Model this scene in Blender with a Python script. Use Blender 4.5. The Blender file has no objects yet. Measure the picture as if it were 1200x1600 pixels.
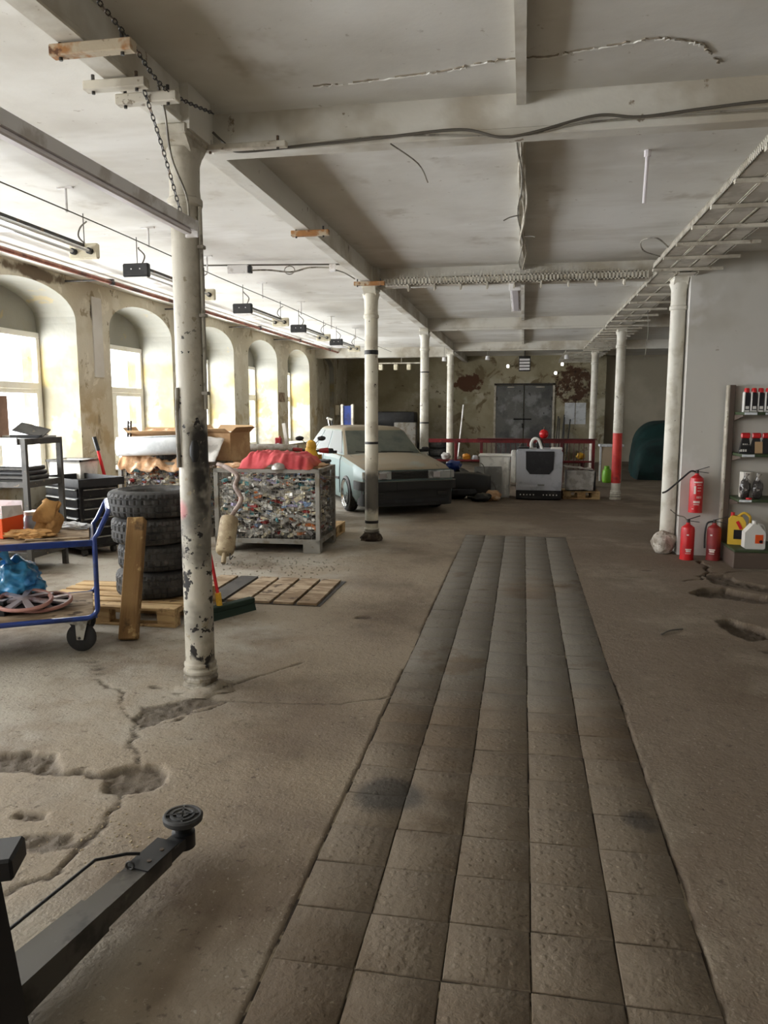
import bpy, bmesh, math, random
import numpy as np
from mathutils import Vector, Matrix, noise

# ---------------------------------------------------------------- camera, sky, daylight, exposure
SC = bpy.context.scene
COL = SC.collection
cam_d = bpy.data.cameras.new('camera'); cam = bpy.data.objects.new('camera', cam_d); COL.objects.link(cam)
cam_d.sensor_fit = 'VERTICAL'; cam_d.sensor_height = 24.0; cam_d.lens = 24.0 * 1190 / 1600
cam_d.clip_start = 0.02; cam_d.clip_end = 200
cam.location = (0, 0, 1.62)
cam.rotation_euler = (math.radians(90 - 7.6577), 0, math.radians(10.2905))
SC.camera = cam
SC.view_settings.view_transform = 'Standard'; SC.view_settings.look = 'None'
SC.view_settings.gamma = 1.0; SC.view_settings.use_curve_mapping = False
SC.view_settings.exposure = 0.0
SC.cycles.use_denoising = True
SC.cycles.max_bounces = 6; SC.cycles.diffuse_bounces = 5; SC.cycles.glossy_bounces = 3
SC.cycles.use_adaptive_sampling = True; SC.cycles.adaptive_threshold = 0.06
SC.cycles.transmission_bounces = 6; SC.cycles.transparent_max_bounces = 8
SC.cycles.sample_clamp_indirect = 6.0
SC.cycles.caustics_reflective = False; SC.cycles.caustics_refractive = False

world = bpy.data.worlds.new('overcast_sky'); SC.world = world; world.use_nodes = True
bg = world.node_tree.nodes['Background']
bg.inputs[0].default_value = (0.95, 0.98, 1.0, 1); bg.inputs[1].default_value = 6.0

WIN_Y = [8.14 + 2.715 * k for k in range(-5, 5)]          # centres of the glazed arches in the left wall
X_WALL, X_GLASS, Z_CEIL = -5.65, -6.22, 3.28
DAY_W = 212.0
for wy in WIN_Y:                                            # overcast daylight standing in each window opening
    ld = bpy.data.lights.new('window_daylight', 'AREA'); ld.shape = 'RECTANGLE'
    ld.size = 1.80; ld.size_y = 1.86; ld.energy = DAY_W; ld.color = (0.965, 0.985, 1.0)
    lo = bpy.data.objects.new('window_daylight', ld); COL.objects.link(lo)
    lo.location = (X_GLASS - 0.10, wy, 1.66); lo.rotation_euler = (math.pi/2, 0, -math.pi/2)

# ---------------------------------------------------------------- mesh helpers
def R(d): return math.radians(d)
def lin(c):
    return tuple((x/255/12.92 if x/255 <= 0.04045 else ((x/255+0.055)/1.055)**2.4) for x in c)

class MB:
    def __init__(s): s.v = []; s.f = []
    def add(s, vs, fs, m=None):
        o = len(s.v)
        s.v += [tuple(m @ Vector(p)) for p in vs] if m is not None else [tuple(p) for p in vs]
        s.f += [tuple(i + o for i in f) for f in fs]; return s
    def bx(s, x0, x1, y0, y1, z0, z1, c=0.0, m=None):
        if c <= 0:
            vs = [(x0,y0,z0),(x1,y0,z0),(x1,y1,z0),(x0,y1,z0),(x0,y0,z1),(x1,y0,z1),(x1,y1,z1),(x0,y1,z1)]
            return s.add(vs, [(0,3,2,1),(4,5,6,7),(0,1,5,4),(1,2,6,5),(2,3,7,6),(3,0,4,7)], m)
        bm = bmesh.new(); bmesh.ops.create_cube(bm, size=1)
        for v in bm.verts:
            v.co = Vector(((x0+x1)/2 + v.co.x*(x1-x0), (y0+y1)/2 + v.co.y*(y1-y0), (z0+z1)/2 + v.co.z*(z1-z0)))
        bmesh.ops.bevel(bm, geom=bm.edges[:], offset=c, segments=2 if c > 0.012 else 1, profile=0.5, affect='EDGES')
        return s.frombm(bm, m)
    def frombm(s, bm, m=None):
        bm.verts.index_update()
        s.add([v.co.copy() for v in bm.verts], [[v.index for v in f.verts] for f in bm.faces], m); bm.free(); return s
    def box(s, c, d, rot=(0,0,0), ch=0.0):
        from mathutils import Euler
        m = Matrix.Translation(c) @ Euler(rot).to_matrix().to_4x4()
        return s.bx(-d[0]/2, d[0]/2, -d[1]/2, d[1]/2, -d[2]/2, d[2]/2, ch, m)
    def tube(s, pts, r, n=8, closed=False):
        pts = [Vector(p) for p in pts]; k = len(pts)
        rr = r if isinstance(r, (list, tuple)) else [r]*k
        prev = None; rings = []
        for i, p in enumerate(pts):
            if closed: t = pts[(i+1) % k] - pts[i-1]
            else: t = pts[min(i+1, k-1)] - pts[max(i-1, 0)]
            t = t.normalized() if t.length > 1e-9 else Vector((0,0,1))
            if prev is None:
                a = Vector((0,0,1)) if abs(t.z) < 0.9 else Vector((1,0,0))
                u = t.cross(a).normalized()
            else:
                u = (prev - t * prev.dot(t))
                u = u.normalized() if u.length > 1e-6 else t.orthogonal().normalized()
            prev = u; w = t.cross(u)
            rings.append([p + (u*math.cos(2*math.pi*j/n) + w*math.sin(2*math.pi*j/n))*rr[i] for j in range(n)])
        vs = [q for ring in rings for q in ring]; fs = []
        for i in range(k if closed else k-1):
            a, b = i*n, ((i+1) % k)*n
            for j in range(n): fs.append((a+j, a+(j+1) % n, b+(j+1) % n, b+j))
        if not closed: fs += [tuple(range(n-1,-1,-1)), tuple((k-1)*n + j for j in range(n))]
        return s.add(vs, fs)
    def bar(s, p, q, w, h=None, up=(0,0,1), ch=0.0):            # rectangular bar from p to q
        p, q = Vector(p), Vector(q); h = w if h is None else h
        y = (q - p); L = y.length; y.normalize(); up = Vector(up)
        if abs(y.dot(up)) > 0.98: up = Vector((1,0,0))
        x = y.cross(up).normalized(); z = x.cross(y)
        m = Matrix.Translation((p+q)/2) @ Matrix((x, y, z)).transposed().to_4x4()
        return s.bx(-w/2, w/2, -L/2, L/2, -h/2, h/2, ch, m)
    def lathe(s, prof, n=24, m=None, a0=0, a1=2*math.pi):
        full = abs(a1 - a0 - 2*math.pi) < 1e-6; k = n if full else n+1
        vs = []; fs = []; idx = []
        for (r, z) in prof:
            if r < 1e-6: idx.append([len(vs)]*k); vs.append((0,0,z))
            else:
                idx.append(list(range(len(vs), len(vs)+k)))
                for j in range(k):
                    a = a0 + (a1-a0)*j/n; vs.append((r*math.cos(a), r*math.sin(a), z))
        for i in range(len(prof)-1):
            A, B = idx[i], idx[i+1]
            for j in range(n):
                q = [A[j], A[(j+1) % k], B[(j+1) % k], B[j]]
                u = []
                for e in q:
                    if e not in u: u.append(e)
                if len(u) > 2: fs.append(tuple(u))
        return s.add(vs, fs, m)
    def cyl(s, p, q, r, n=16): return s.tube([p, q], r, n)
    def prism(s, poly, a, b, axis='x', m=None):                 # poly in the plane normal to axis, extruded a..b
        n = len(poly)
        def P(u, v, w): return {'x': (w,u,v), 'y': (u,w,v), 'z': (u,v,w)}[axis]
        vs = [P(u,v,a) for u,v in poly] + [P(u,v,b) for u,v in poly]
        fs = [tuple(range(n-1,-1,-1)), tuple(range(n, 2*n))] + [(i,(i+1) % n, n+(i+1) % n, n+i) for i in range(n)]
        return s.add(vs, fs, m)
    def grid(s, rows, m=None, flip=False):
        k, n = len(rows), len(rows[0]); vs = [p for r in rows for p in r]; fs = []
        for i in range(k-1):
            for j in range(n-1):
                q = (i*n+j, i*n+j+1, (i+1)*n+j+1, (i+1)*n+j); fs.append(q[::-1] if flip else q)
        return s.add(vs, fs, m)
    def build(s, name, mat, parent=None, ang=35, solid=0.0, loc=None, fix=True):
        me = bpy.data.meshes.new(name); me.from_pydata(s.v, [], s.f)
        if fix:
            bm = bmesh.new(); bm.from_mesh(me); bmesh.ops.recalc_face_normals(bm, faces=bm.faces[:]); bm.to_mesh(me); bm.free()
        me.update()
        return link(name, me, mat, parent, ang, solid, loc)

def link(name, me, mat, parent=None, ang=35, solid=0.0, loc=None):
    for p in me.polygons: p.use_smooth = True
    me.set_sharp_from_angle(angle=R(ang))
    o = bpy.data.objects.new(name, me); COL.objects.link(o)
    if mat is not None: me.materials.append(mat if not isinstance(mat, str) else MAT[mat])
    if parent is not None: o.parent = parent
    if loc is not None: o.location = loc
    if solid:
        md = o.modifiers.new('thickness', 'SOLIDIFY'); md.thickness = solid; md.offset = 0
    return o

def tag(o, label, cat, group=None, kind=None):
    o['label'] = label; o['category'] = cat
    if group: o['group'] = group
    if kind: o['kind'] = kind
    return o
def thing(name, label, cat, loc=(0,0,0), rz=0, group=None, rx=0, ry=0, kind=None):
    o = bpy.data.objects.new(name, None); COL.objects.link(o)
    o.location = loc; o.rotation_euler = (rx, ry, rz); o.empty_display_size = 0.1
    return tag(o, label, cat, group, kind)
def struct(o, label=None):
    o['kind'] = 'structure'
    if label: o['label'] = label
    return o
def dup(root, loc, rz=None, label=None, group=None):
    r = root.copy(); COL.objects.link(r); r.location = loc
    if rz is not None: r.rotation_euler = (root.rotation_euler[0], root.rotation_euler[1], rz)
    if label: r['label'] = label
    if group: r['group'] = group
    for ch in list(root.children):
        c = ch.copy(); COL.objects.link(c); c.parent = r
        for g in list(ch.children):
            d = g.copy(); COL.objects.link(d); d.parent = c
    return r
def nz(x, y, z=0.0, s=1.0): return noise.noise(Vector((x*s, y*s, z*s)))
def arcpts(cx, cy, r, a0, a1, n): return [(cx + r*math.cos(a0+(a1-a0)*i/n), cy + r*math.sin(a0+(a1-a0)*i/n)) for i in range(n+1)]
def spline(pts, n=8):
    P = [Vector(p) for p in pts]; out = []
    for i in range(len(P)-1):
        a, b, c, d = P[max(i-1,0)], P[i], P[i+1], P[min(i+2,len(P)-1)]
        for k in range(n):
            t = k/n; out.append(0.5*((2*b)+(c-a)*t+(2*a-5*b+4*c-d)*t*t+(3*b-a-3*c+d)*t**3))
    out.append(P[-1]); return out

# ---------------------------------------------------------------- procedural materials
MAT = {}
def material(name, base, rough=0.8, metal=0.0, layers=(), bump=None, coord='object', spec=0.5, trans=0.0, emit=None, alpha=None, coat=0.0, dots=None):
    """layers: dicts of c colour, s scale, lo/hi noise range, d detail, z (a,b,c,d) height trapezoid, blob ((x,y,z),r0,r1),
       up (lo,hi) on the normal, st stretch, amt, r roughness there"""
    m = bpy.data.materials.new(name); m.use_nodes = True; nt = m.node_tree; N = nt.nodes; L = nt.links
    b = N['Principled BSDF']
    if coord == 'world':
        src = N.new('ShaderNodeNewGeometry').outputs['Position']
    else:
        src = N.new('ShaderNodeTexCoord').outputs['Object']
    geo = None
    def math_(op, a, c=None):
        n = N.new('ShaderNodeMath'); n.operation = op; n.use_clamp = op in ('MULTIPLY',)
        for k, x in enumerate((a, c)):
            if x is None: continue
            if isinstance(x, (int, float)): n.inputs[k].default_value = x
            else: L.new(x, n.inputs[k])
        return n.outputs[0]
    def rng(x, lo, hi):
        n = N.new('ShaderNodeMapRange'); n.interpolation_type = 'SMOOTHSTEP'
        L.new(x, n.inputs[0]); n.inputs[1].default_value = min(lo, hi); n.inputs[2].default_value = max(lo, hi)
        n.inputs[3].default_value, n.inputs[4].default_value = (0, 1) if hi >= lo else (1, 0)
        return n.outputs[0]
    def noise_(s, d=6, st=None, seed=0, w=0.0):
        v = src
        mp = N.new('ShaderNodeMapping'); L.new(src, mp.inputs[0]); mp.inputs[1].default_value = (seed*7.31, seed*3.17, seed*5.71)
        if st: mp.inputs[3].default_value = st
        n = N.new('ShaderNodeTexNoise'); n.inputs['Scale'].default_value = s; n.inputs['Detail'].default_value = d
        n.inputs['Roughness'].default_value = 0.62; n.inputs['Distortion'].default_value = w
        L.new(mp.outputs[0], n.inputs['Vector']); return n.outputs[0]
    col = None; rgh = None; sep = None
    for k, ly in enumerate(layers):
        if ly.get('attr'):
            at = N.new('ShaderNodeAttribute'); at.attribute_name = ly['attr']; f = at.outputs['Fac']
        else:
            f = rng(noise_(ly.get('s', 3), min(ly.get('d', 4), 5), ly.get('st'), ly.get('seed', k+1), ly.get('w', 0.0)), ly.get('lo', 0.45), ly.get('hi', 0.6))
        if 'z' in ly:
            if sep is None:
                sep = N.new('ShaderNodeSeparateXYZ'); L.new(src, sep.inputs[0])
            a, bb, c, d = ly['z']; ax = sep.outputs[ly.get('ax', 2)]
            wob = math_('MULTIPLY', math_('SUBTRACT', noise_(ly.get('zs', 2.5), 2, None, 9+k), 0.5), ly.get('zw', 0.5)); wob.node.use_clamp = False
            zz = math_('ADD', ax, wob)
            f = math_('MULTIPLY', f, math_('MULTIPLY', rng(zz, a, bb), rng(zz, d, c)))
        if 'blob' in ly:
            (c3, r0, r1) = ly['blob']
            vm = N.new('ShaderNodeVectorMath'); vm.operation = 'SUBTRACT'; L.new(src, vm.inputs[0]); vm.inputs[1].default_value = c3
            v2 = N.new('ShaderNodeVectorMath'); v2.operation = 'DIVIDE'; L.new(vm.outputs[0], v2.inputs[0]); v2.inputs[1].default_value = ly.get('bs', (1,1,1))
            vl = N.new('ShaderNodeVectorMath'); vl.operation = 'LENGTH'; L.new(v2.outputs[0], vl.inputs[0])
            wob = math_('MULTIPLY', math_('SUBTRACT', noise_(ly.get('bn', 3.0), 3, None, 19+k), 0.5), ly.get('bw', 0.8)); wob.node.use_clamp = False
            f = math_('MULTIPLY', f, rng(math_('ADD', vl.outputs['Value'], wob), r1, r0))
        if 'up' in ly:
            if geo is None:
                geo = N.new('ShaderNodeSeparateXYZ'); g = N.new('ShaderNodeNewGeometry'); L.new(g.outputs['Normal'], geo.inputs[0])
            f = math_('MULTIPLY', f, rng(geo.outputs[2], *ly['up']))
        f = math_('MULTIPLY', f, ly.get('amt', 1.0))
        mx = N.new('ShaderNodeMix'); mx.data_type = 'RGBA'; L.new(f, mx.inputs[0])
        if col is None: mx.inputs[6].default_value = (*lin(base), 1)
        else: L.new(col, mx.inputs[6])
        mx.inputs[7].default_value = (*lin(ly['c']), 1); col = mx.outputs[2]
        if 'r' in ly:
            mr = N.new('ShaderNodeMix'); L.new(f, mr.inputs[0])
            if rgh is None: mr.inputs[2].default_value = rough
            else: L.new(rgh, mr.inputs[2])
            mr.inputs[3].default_value = ly['r']; rgh = mr.outputs[0]
    if col is None: b.inputs['Base Color'].default_value = (*lin(base), 1)
    else: L.new(col, b.inputs['Base Color'])
    b.inputs['Roughness'].default_value = rough
    if rgh is not None: L.new(rgh, b.inputs['Roughness'])
    b.inputs['Metallic'].default_value = metal
    b.inputs['Specular IOR Level'].default_value = spec
    if trans: b.inputs['Transmission Weight'].default_value = trans
    if coat: b.inputs['Coat Weight'].default_value = coat; b.inputs['Coat Roughness'].default_value = 0.08
    if emit: b.inputs['Emission Color'].default_value = (*lin(emit[0]), 1); b.inputs['Emission Strength'].default_value = emit[1]
    if alpha is not None: b.inputs['Alpha'].default_value = alpha
    if bump:
        prev = None
        for k, (s, st, dist) in enumerate(bump):
            bp = N.new('ShaderNodeBump'); bp.inputs['Strength'].default_value = st; bp.inputs['Distance'].default_value = dist
            L.new(noise_(s, 3, None, 31+k), bp.inputs['Height'])
            if prev is not None: L.new(prev, bp.inputs['Normal'])
            prev = bp.outputs[0]
        if dots:                                                 # rows of small worn studs
            vo = N.new('ShaderNodeTexVoronoi'); vo.inputs['Scale'].default_value = dots[0]; vo.inputs['Randomness'].default_value = .35; L.new(src, vo.inputs['Vector'])
            hgt = math_('MULTIPLY', rng(vo.outputs['Distance'], .34, .16), rng(noise_(1.7, 2, None, 77), .40, .60))
            bp = N.new('ShaderNodeBump'); bp.inputs['Strength'].default_value = dots[1]; bp.inputs['Distance'].default_value = .012
            L.new(hgt, bp.inputs['Height']); L.new(prev, bp.inputs['Normal']); prev = bp.outputs[0]
        L.new(prev, b.inputs['Normal'])
    MAT[name] = m; return m

material('ceiling_paint', (222,220,214), 0.9, coord='world', layers=[
    dict(c=(202,198,189), s=0.55, lo=.40, hi=.66, d=8), dict(c=(232,231,227), s=0.9, lo=.50, hi=.70, st=(.5,1.4,1)),
    dict(c=(176,168,154), s=1.7, lo=.60, hi=.74, amt=.6), dict(c=(150,138,120), s=14, lo=.66, hi=.74, amt=.5)],
    bump=[(1.2,.25,.05),(22,.12,.01)])
material('beam_paint', (216,213,204), 0.85, coord='world', layers=[
    dict(c=(182,174,158), s=1.3, lo=.45, hi=.65), dict(c=(120,98,72), s=9, lo=.66, hi=.72, amt=.8), dict(c=(70,58,46), s=3.1, lo=.70, hi=.76, amt=.8)],
    bump=[(9,.2,.02)])
material('wall_plaster', (142,137,122), 0.92, coord='world', layers=[
    dict(c=(126,119,100), s=0.9, lo=.42, hi=.62), dict(c=(168,144,74), s=1.1, lo=.40, hi=.55, z=(0.9,1.4,2.2,2.55), zw=.7, amt=.6),
    dict(c=(160,158,149), s=1.5, lo=.46, hi=.58, z=(0.5,0.9,1.7,2.2), zw=.8, amt=.85),
    dict(c=(150,150,143), s=.7, lo=.3, hi=.5, z=(2.3,2.5,5,6), zw=.3, amt=.7),
    dict(c=(168,152,118), s=2.6, lo=.61, hi=.66, d=5, w=.5, amt=.8), dict(c=(120,104,78), s=6.5, lo=.68, hi=.72, d=5, amt=.8)],
    bump=[(3.5,.35,.04),(30,.2,.01)])
material('pier_plaster', (190,182,160), 0.92, coord='world', layers=[
    dict(c=(202,196,178), s=1.3, lo=.45, hi=.6), dict(c=(172,156,124), s=2.0, lo=.46, hi=.6, z=(-1,0,1.6,2.1), zw=.6),
    dict(c=(214,208,190), s=3.1, lo=.585, hi=.63, d=5, w=.5, amt=.8), dict(c=(140,126,98), s=2.6, lo=.60, hi=.65, d=5, w=.6, amt=.8),
    dict(c=(100,86,64), s=6.0, lo=.675, hi=.71, d=5, amt=.8),
    dict(c=(66,54,42), s=2, lo=.1, hi=.2, blob=((-5.65,9.52,2.88),.09,.14), bs=(1,.8,1.2), bw=.12, bn=8),
    dict(c=(98,84,66), s=2, lo=.1, hi=.2, blob=((-5.65,8.30,3.20),.10,.16), bs=(1,4,.6), bw=.2, bn=4)],
    bump=[(3.5,.5,.05),(26,.3,.012)])
material('back_plaster', (172,163,138), 0.93, coord='world', layers=[
    dict(c=(150,142,116), s=0.8, lo=.42, hi=.62), dict(c=(188,182,162), s=1.2, lo=.5, hi=.62, z=(-1,0,2.3,2.8)),
    dict(c=(122,108,82), s=2.0, lo=.54, hi=.62, d=5, w=.6, z=(-2.6,-1.9,2.3,2.7), ax=0, zw=.4),
    dict(c=(92,62,44), s=2, lo=.1, hi=.2, blob=((-1.75,24.4,2.42),.5,.62), bs=(.8,1,.45), bw=1.0, bn=3.5),
    dict(c=(88,64,48), s=5, lo=.38, hi=.48, blob=((1.45,24.4,2.38),.62,.74), bs=(.85,1,.85), bw=.9, bn=3),
    dict(c=(58,44,34), s=9, lo=.56, hi=.64, blob=((1.45,24.4,2.35),.62,.8), bs=(.9,1,.9)),
    dict(c=(96,82,62), s=4.5, lo=.64, hi=.70, d=5)], bump=[(4,.5,.05),(24,.3,.02)])
material('smooth_wall', (204,201,194), 0.9, coord='world', layers=[
    dict(c=(190,186,176), s=0.8, lo=.45, hi=.65), dict(c=(216,214,210), s=1.4, lo=.52, hi=.66), dict(c=(205,190,188), s=1.5, lo=.4, hi=.6, z=(-1,-.5,.5,.9), amt=.6),
    dict(c=(150,140,126), s=9, lo=.70, hi=.75, amt=.7)], bump=[(2,.2,.03),(30,.12,.008)])
material('grey_beige_wall', (186,178,160), 0.9, coord='world', layers=[dict(c=(168,160,142), s=.7, lo=.4, hi=.65)], bump=[(20,.1,.01)])
material('window_paint', (232,230,222), 0.5, layers=[dict(c=(205,196,172), s=5, lo=.5, hi=.7, amt=.6)])
material('column_paint', (212,208,194), 0.55, coord='object', layers=[
    dict(c=(188,182,166), s=3, lo=.45, hi=.65), dict(c=(130,118,98), s=7, lo=.62, hi=.70, amt=.7), dict(c=(60,52,44), s=16, lo=.70, hi=.73)], bump=[(14,.15,.01)])
# ---------------------------------------------------------------- floor
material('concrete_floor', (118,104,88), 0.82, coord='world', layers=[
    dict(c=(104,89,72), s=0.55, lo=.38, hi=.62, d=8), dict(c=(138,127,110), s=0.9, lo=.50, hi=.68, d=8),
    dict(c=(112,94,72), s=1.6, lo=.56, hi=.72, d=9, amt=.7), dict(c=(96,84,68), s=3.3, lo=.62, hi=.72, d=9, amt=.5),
    dict(c=(172,166,153), s=1.2, lo=.3, hi=.55, z=(-9,-8,-1.9,-1.3), ax=0, zw=.8, amt=.75), dict(c=(142,128,108), s=.8, lo=.38, hi=.6, z=(-3,-2,-.9,.1), ax=0, zw=.9, amt=.8),  # grey slab at left, then brighter light painted into the left-centre floor
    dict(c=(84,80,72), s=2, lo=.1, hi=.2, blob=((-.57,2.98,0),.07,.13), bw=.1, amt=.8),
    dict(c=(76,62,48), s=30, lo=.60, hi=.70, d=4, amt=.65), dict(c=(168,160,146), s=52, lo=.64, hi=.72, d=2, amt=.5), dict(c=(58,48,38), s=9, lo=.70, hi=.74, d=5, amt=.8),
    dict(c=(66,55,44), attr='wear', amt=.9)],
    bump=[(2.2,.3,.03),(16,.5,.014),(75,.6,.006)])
material('floor_tile', (112,100,84), 0.85, coord='world', layers=[
    dict(c=(98,84,67), s=0.9, lo=.42, hi=.6, d=8), dict(c=(112,107,97), s=.8, lo=.3, hi=.5, z=(3.8,4.6,30,40), ax=1, zw=.8, amt=.8),
    dict(c=(92,78,60), s=2.2, lo=.58, hi=.70, d=9, amt=.8), dict(c=(78,66,52), s=26, lo=.64, hi=.70, d=4, amt=.7),
    dict(c=(60,56,50), s=2, lo=.1, hi=.2, blob=((-.52,3.0,0),.10,.19), bw=.15, amt=.85),
    dict(c=(66,60,52), s=2, lo=.1, hi=.2, blob=((.50,2.98,0),.05,.10), bw=.15, amt=.8),
    dict(c=(160,150,132), s=40, lo=.69, hi=.75, d=3, amt=.4)],
    bump=[(9,.45,.012),(38,.6,.01),(110,.35,.004)], dots=(24,.3))
material('tile_bed', (56,48,39), 0.95, coord='world', layers=[dict(c=(150,138,118), s=6, lo=.50, hi=.58, amt=.9)], bump=[(40,.4,.01)])

TX0, TX1, TY0, TY1, TP = -0.702, 0.568, 1.22, 9.862, 0.2541
def axis_lines(segs):
    out = []
    for a, b, st in segs:
        n = max(1, int(round((b-a)/st))); out += [a + (b-a)*i/n for i in range(n)]
    return np.array(out + [segs[-1][1]])
FX = axis_lines([(-6.3,-3.2,.5),(-3.2,-2.5,.05),(-2.5,TX0,.014),(TX0,TX1,TX1-TX0),(TX1,.68,.014),(.68,1.2,.1),(1.2,2.7,.016),(2.7,6.3,.6)])
FY = axis_lines([(-6.2,1.22,.8),(1.22,4.6,.014),(4.6,5.4,.05),(5.4,8.6,.018),(8.6,TY1,.15),(TY1,25.2,.8)])
GX, GY = np.meshgrid(FX, FY); P2 = np.stack([GX.ravel(), GY.ravel()], 1)
rng = np.random.RandomState(4)
def wob(p, s, a):
    return np.array([(nz(x*s, y*s, 3.3) * a, nz(x*s, y*s, 8.8) * a) for x, y in p])
def sub(box):
    return np.where((P2[:,0] > box[0]) & (P2[:,0] < box[1]) & (P2[:,1] > box[2]) & (P2[:,1] < box[3]))[0]
def seg_dist(p, pl, closed=False):
    d = np.full(len(p), 9.0); pl = np.array(pl); k = len(pl)
    for i in range(k if closed else k-1):
        a, b = pl[i], pl[(i+1) % k]; ab = b-a; t = np.clip(((p-a)@ab)/(ab@ab), 0, 1)
        d = np.minimum(d, np.linalg.norm(p-(a+t[:,None]*ab), axis=1))
    return d
def inside(p, pl):
    c = np.zeros(len(p), bool); k = len(pl)
    for i in range(k):
        (x0,y0),(x1,y1) = pl[i], pl[(i+1) % k]
        m = ((y0 > p[:,1]) != (y1 > p[:,1])) & (p[:,0] < (x1-x0)*(p[:,1]-y0)/((y1-y0)+1e-12)+x0); c ^= m
    return c
FZ = np.zeros(len(P2)); WEAR = np.zeros(len(P2))
def hole(poly, depth, ramp=.03, wv=.03):
    a = np.array(poly); i = sub((a[:,0].min()-.1, a[:,0].max()+.1, a[:,1].min()-.1, a[:,1].max()+.1))
    p = P2[i] + wob(P2[i], 9, wv) + wob(P2[i], 30, wv*.3)
    ins = inside(p, poly); d = seg_dist(p, poly, True)
    z = np.where(ins, -depth*np.clip(d/ramp, 0, 1), 0)
    z += np.where(ins, np.array([nz(x*26, y*26, 1.7)*.012 + nz(x*70, y*70, 4)*.012 for x, y in P2[i]])*np.clip(d/ramp,0,1), 0)
    FZ[i] += z; WEAR[i] = np.maximum(WEAR[i], np.where(ins, np.clip(d/.012, 0, 1)*.75, 0))
def crack(pl, w=.0055, depth=.012, wv=.05):
    a = np.array(pl); i = sub((a[:,0].min()-.1, a[:,0].max()+.1, a[:,1].min()-.1, a[:,1].max()+.1))
    p = P2[i] + wob(P2[i], 7, wv) + wob(P2[i], 25, wv*.35)
    ww = w*np.array([.75 + 1.1*abs(nz(x*6, y*6, 5.5)) for x, y in P2[i]])
    f = np.clip(1 - seg_dist(p, pl)/(ww*1.6), 0, 1)
    FZ[i] -= depth*f; WEAR[i] = np.maximum(WEAR[i], np.clip(f*1.6, 0, 1))
hole([(-2.9,2.93),(-2.55,3.02),(-2.30,3.10),(-2.12,3.10),(-2.03,2.98),(-1.86,2.97),(-1.72,3.07),(-1.60,3.09),(-1.52,3.0),(-1.53,2.87),(-1.64,2.80),(-1.74,2.81),(-1.80,2.92),(-1.95,2.91),(-2.15,2.90),(-2.4,2.88),(-2.9,2.80)], .026, .016)
hole([(-1.99,2.60),(-1.87,2.61),(-1.83,2.57),(-1.92,2.53),(-1.98,2.55)], .016, .012, .02)
hole([(-1.82,2.44),(-1.66,2.50),(-1.62,2.40),(-1.72,2.34),(-1.86,2.34)], .007, .012, .04)
hole([(-2.05,3.72),(-1.72,3.92),(-1.62,3.86),(-1.78,3.62),(-1.90,3.42),(-2.0,3.55)], .010, .02, .04)
crack([(-2.72,4.40),(-2.45,4.02),(-2.23,3.86),(-2.08,3.62),(-1.90,3.42),(-1.84,3.22),(-1.70,3.08)])
crack([(-1.90,3.42),(-1.74,3.62),(-1.60,3.86)], .006)
crack([(-1.66,2.80),(-1.62,2.66),(-1.58,2.52),(-1.60,2.38),(-1.58,2.28),(-1.63,2.14),(-1.70,2.0)], .008)
crack([(-1.66,3.86),(-1.25,3.90),(-.95,3.94),(-.80,4.05),(TX0,4.10)], .005, .012, .015)
crack([(-1.72,4.02),(-1.55,4.30),(-1.36,4.58)], .005, .012, .02)
crack([(TX0,1.22),(TX0,4.58)], .0045, .010, .006)
crack([(TX0,5.4),(TX0,8.6)], .004, .008, .006)
crack([(TX1+.004,1.8),(TX1+.004,4.58)], .006, .01, .006)
hole([(1.50,7.0),(1.62,7.25),(1.86,7.28),(1.98,7.12),(2.3,6.95),(2.3,6.78),(2.0,6.72),(1.75,6.86),(1.55,6.88)], .05, .02, .04)
hole([(1.80,7.85),(1.98,7.9),(2.08,7.6),(2.35,7.36),(2.5,7.2),(2.5,6.98),(2.25,7.1),(1.96,7.32),(1.78,7.45)], .022, .02, .05)
hole([(1.50,6.10),(1.62,6.16),(1.78,6.0),(1.86,5.82),(1.72,5.62),(1.60,5.58),(1.52,5.82)], .05, .02, .03)
hole([(1.62,5.36),(1.72,5.38),(1.76,5.22),(1.68,5.2)], .02, .03, .02)
crack([(1.90,8.55),(1.94,8.25),(1.84,7.9),(1.70,7.62),(1.55,7.50)], .014, .03, .05)
crack([(1.84,7.9),(2.05,7.95),(2.2,8.1)], .008, .02)
for (cx, cy, rr) in [(1.05,7.6,.05),(-1.2,5.7,.06),(-2.1,4.0,.04),(1.28,7.95,.04)]:
    hole([(cx+rr*math.cos(a)*1.3, cy+rr*math.sin(a)) for a in np.linspace(0, 2*math.pi, 9)[:-1]], .008, .02, .03)
FZ -= 0.0015*(WEAR > 0)
keep = []
nx, ny = len(FX), len(FY)
for j in range(ny-1):
    for i in range(nx-1):
        mx, my = (FX[i]+FX[i+1])/2, (FY[j]+FY[j+1])/2
        if TX0 < mx < TX1 and TY0 < my < TY1: continue
        a = j*nx+i; keep.append((a, a+1, a+nx+1, a+nx))
fm = bpy.data.meshes.new('floor')
fm.from_pydata(np.column_stack([P2, FZ]).tolist(), [], keep)
at = fm.attributes.new('wear', 'FLOAT', 'POINT'); at.data.foreach_set('value', WEAR.astype(np.float32)); fm.update()
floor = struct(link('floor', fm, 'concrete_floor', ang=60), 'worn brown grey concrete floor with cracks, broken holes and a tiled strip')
MB().bx(TX0-.25, TX1+.25, TY0-.25, TY1+.25, -.05, -.006).build('tile_bed', 'tile_bed', floor)
MB().bx(-6.6, 6.6, -6.6, 25.6, -.3, -.16).build('subfloor', 'tile_bed', floor)
random.seed(7)
tile_me = []
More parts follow.
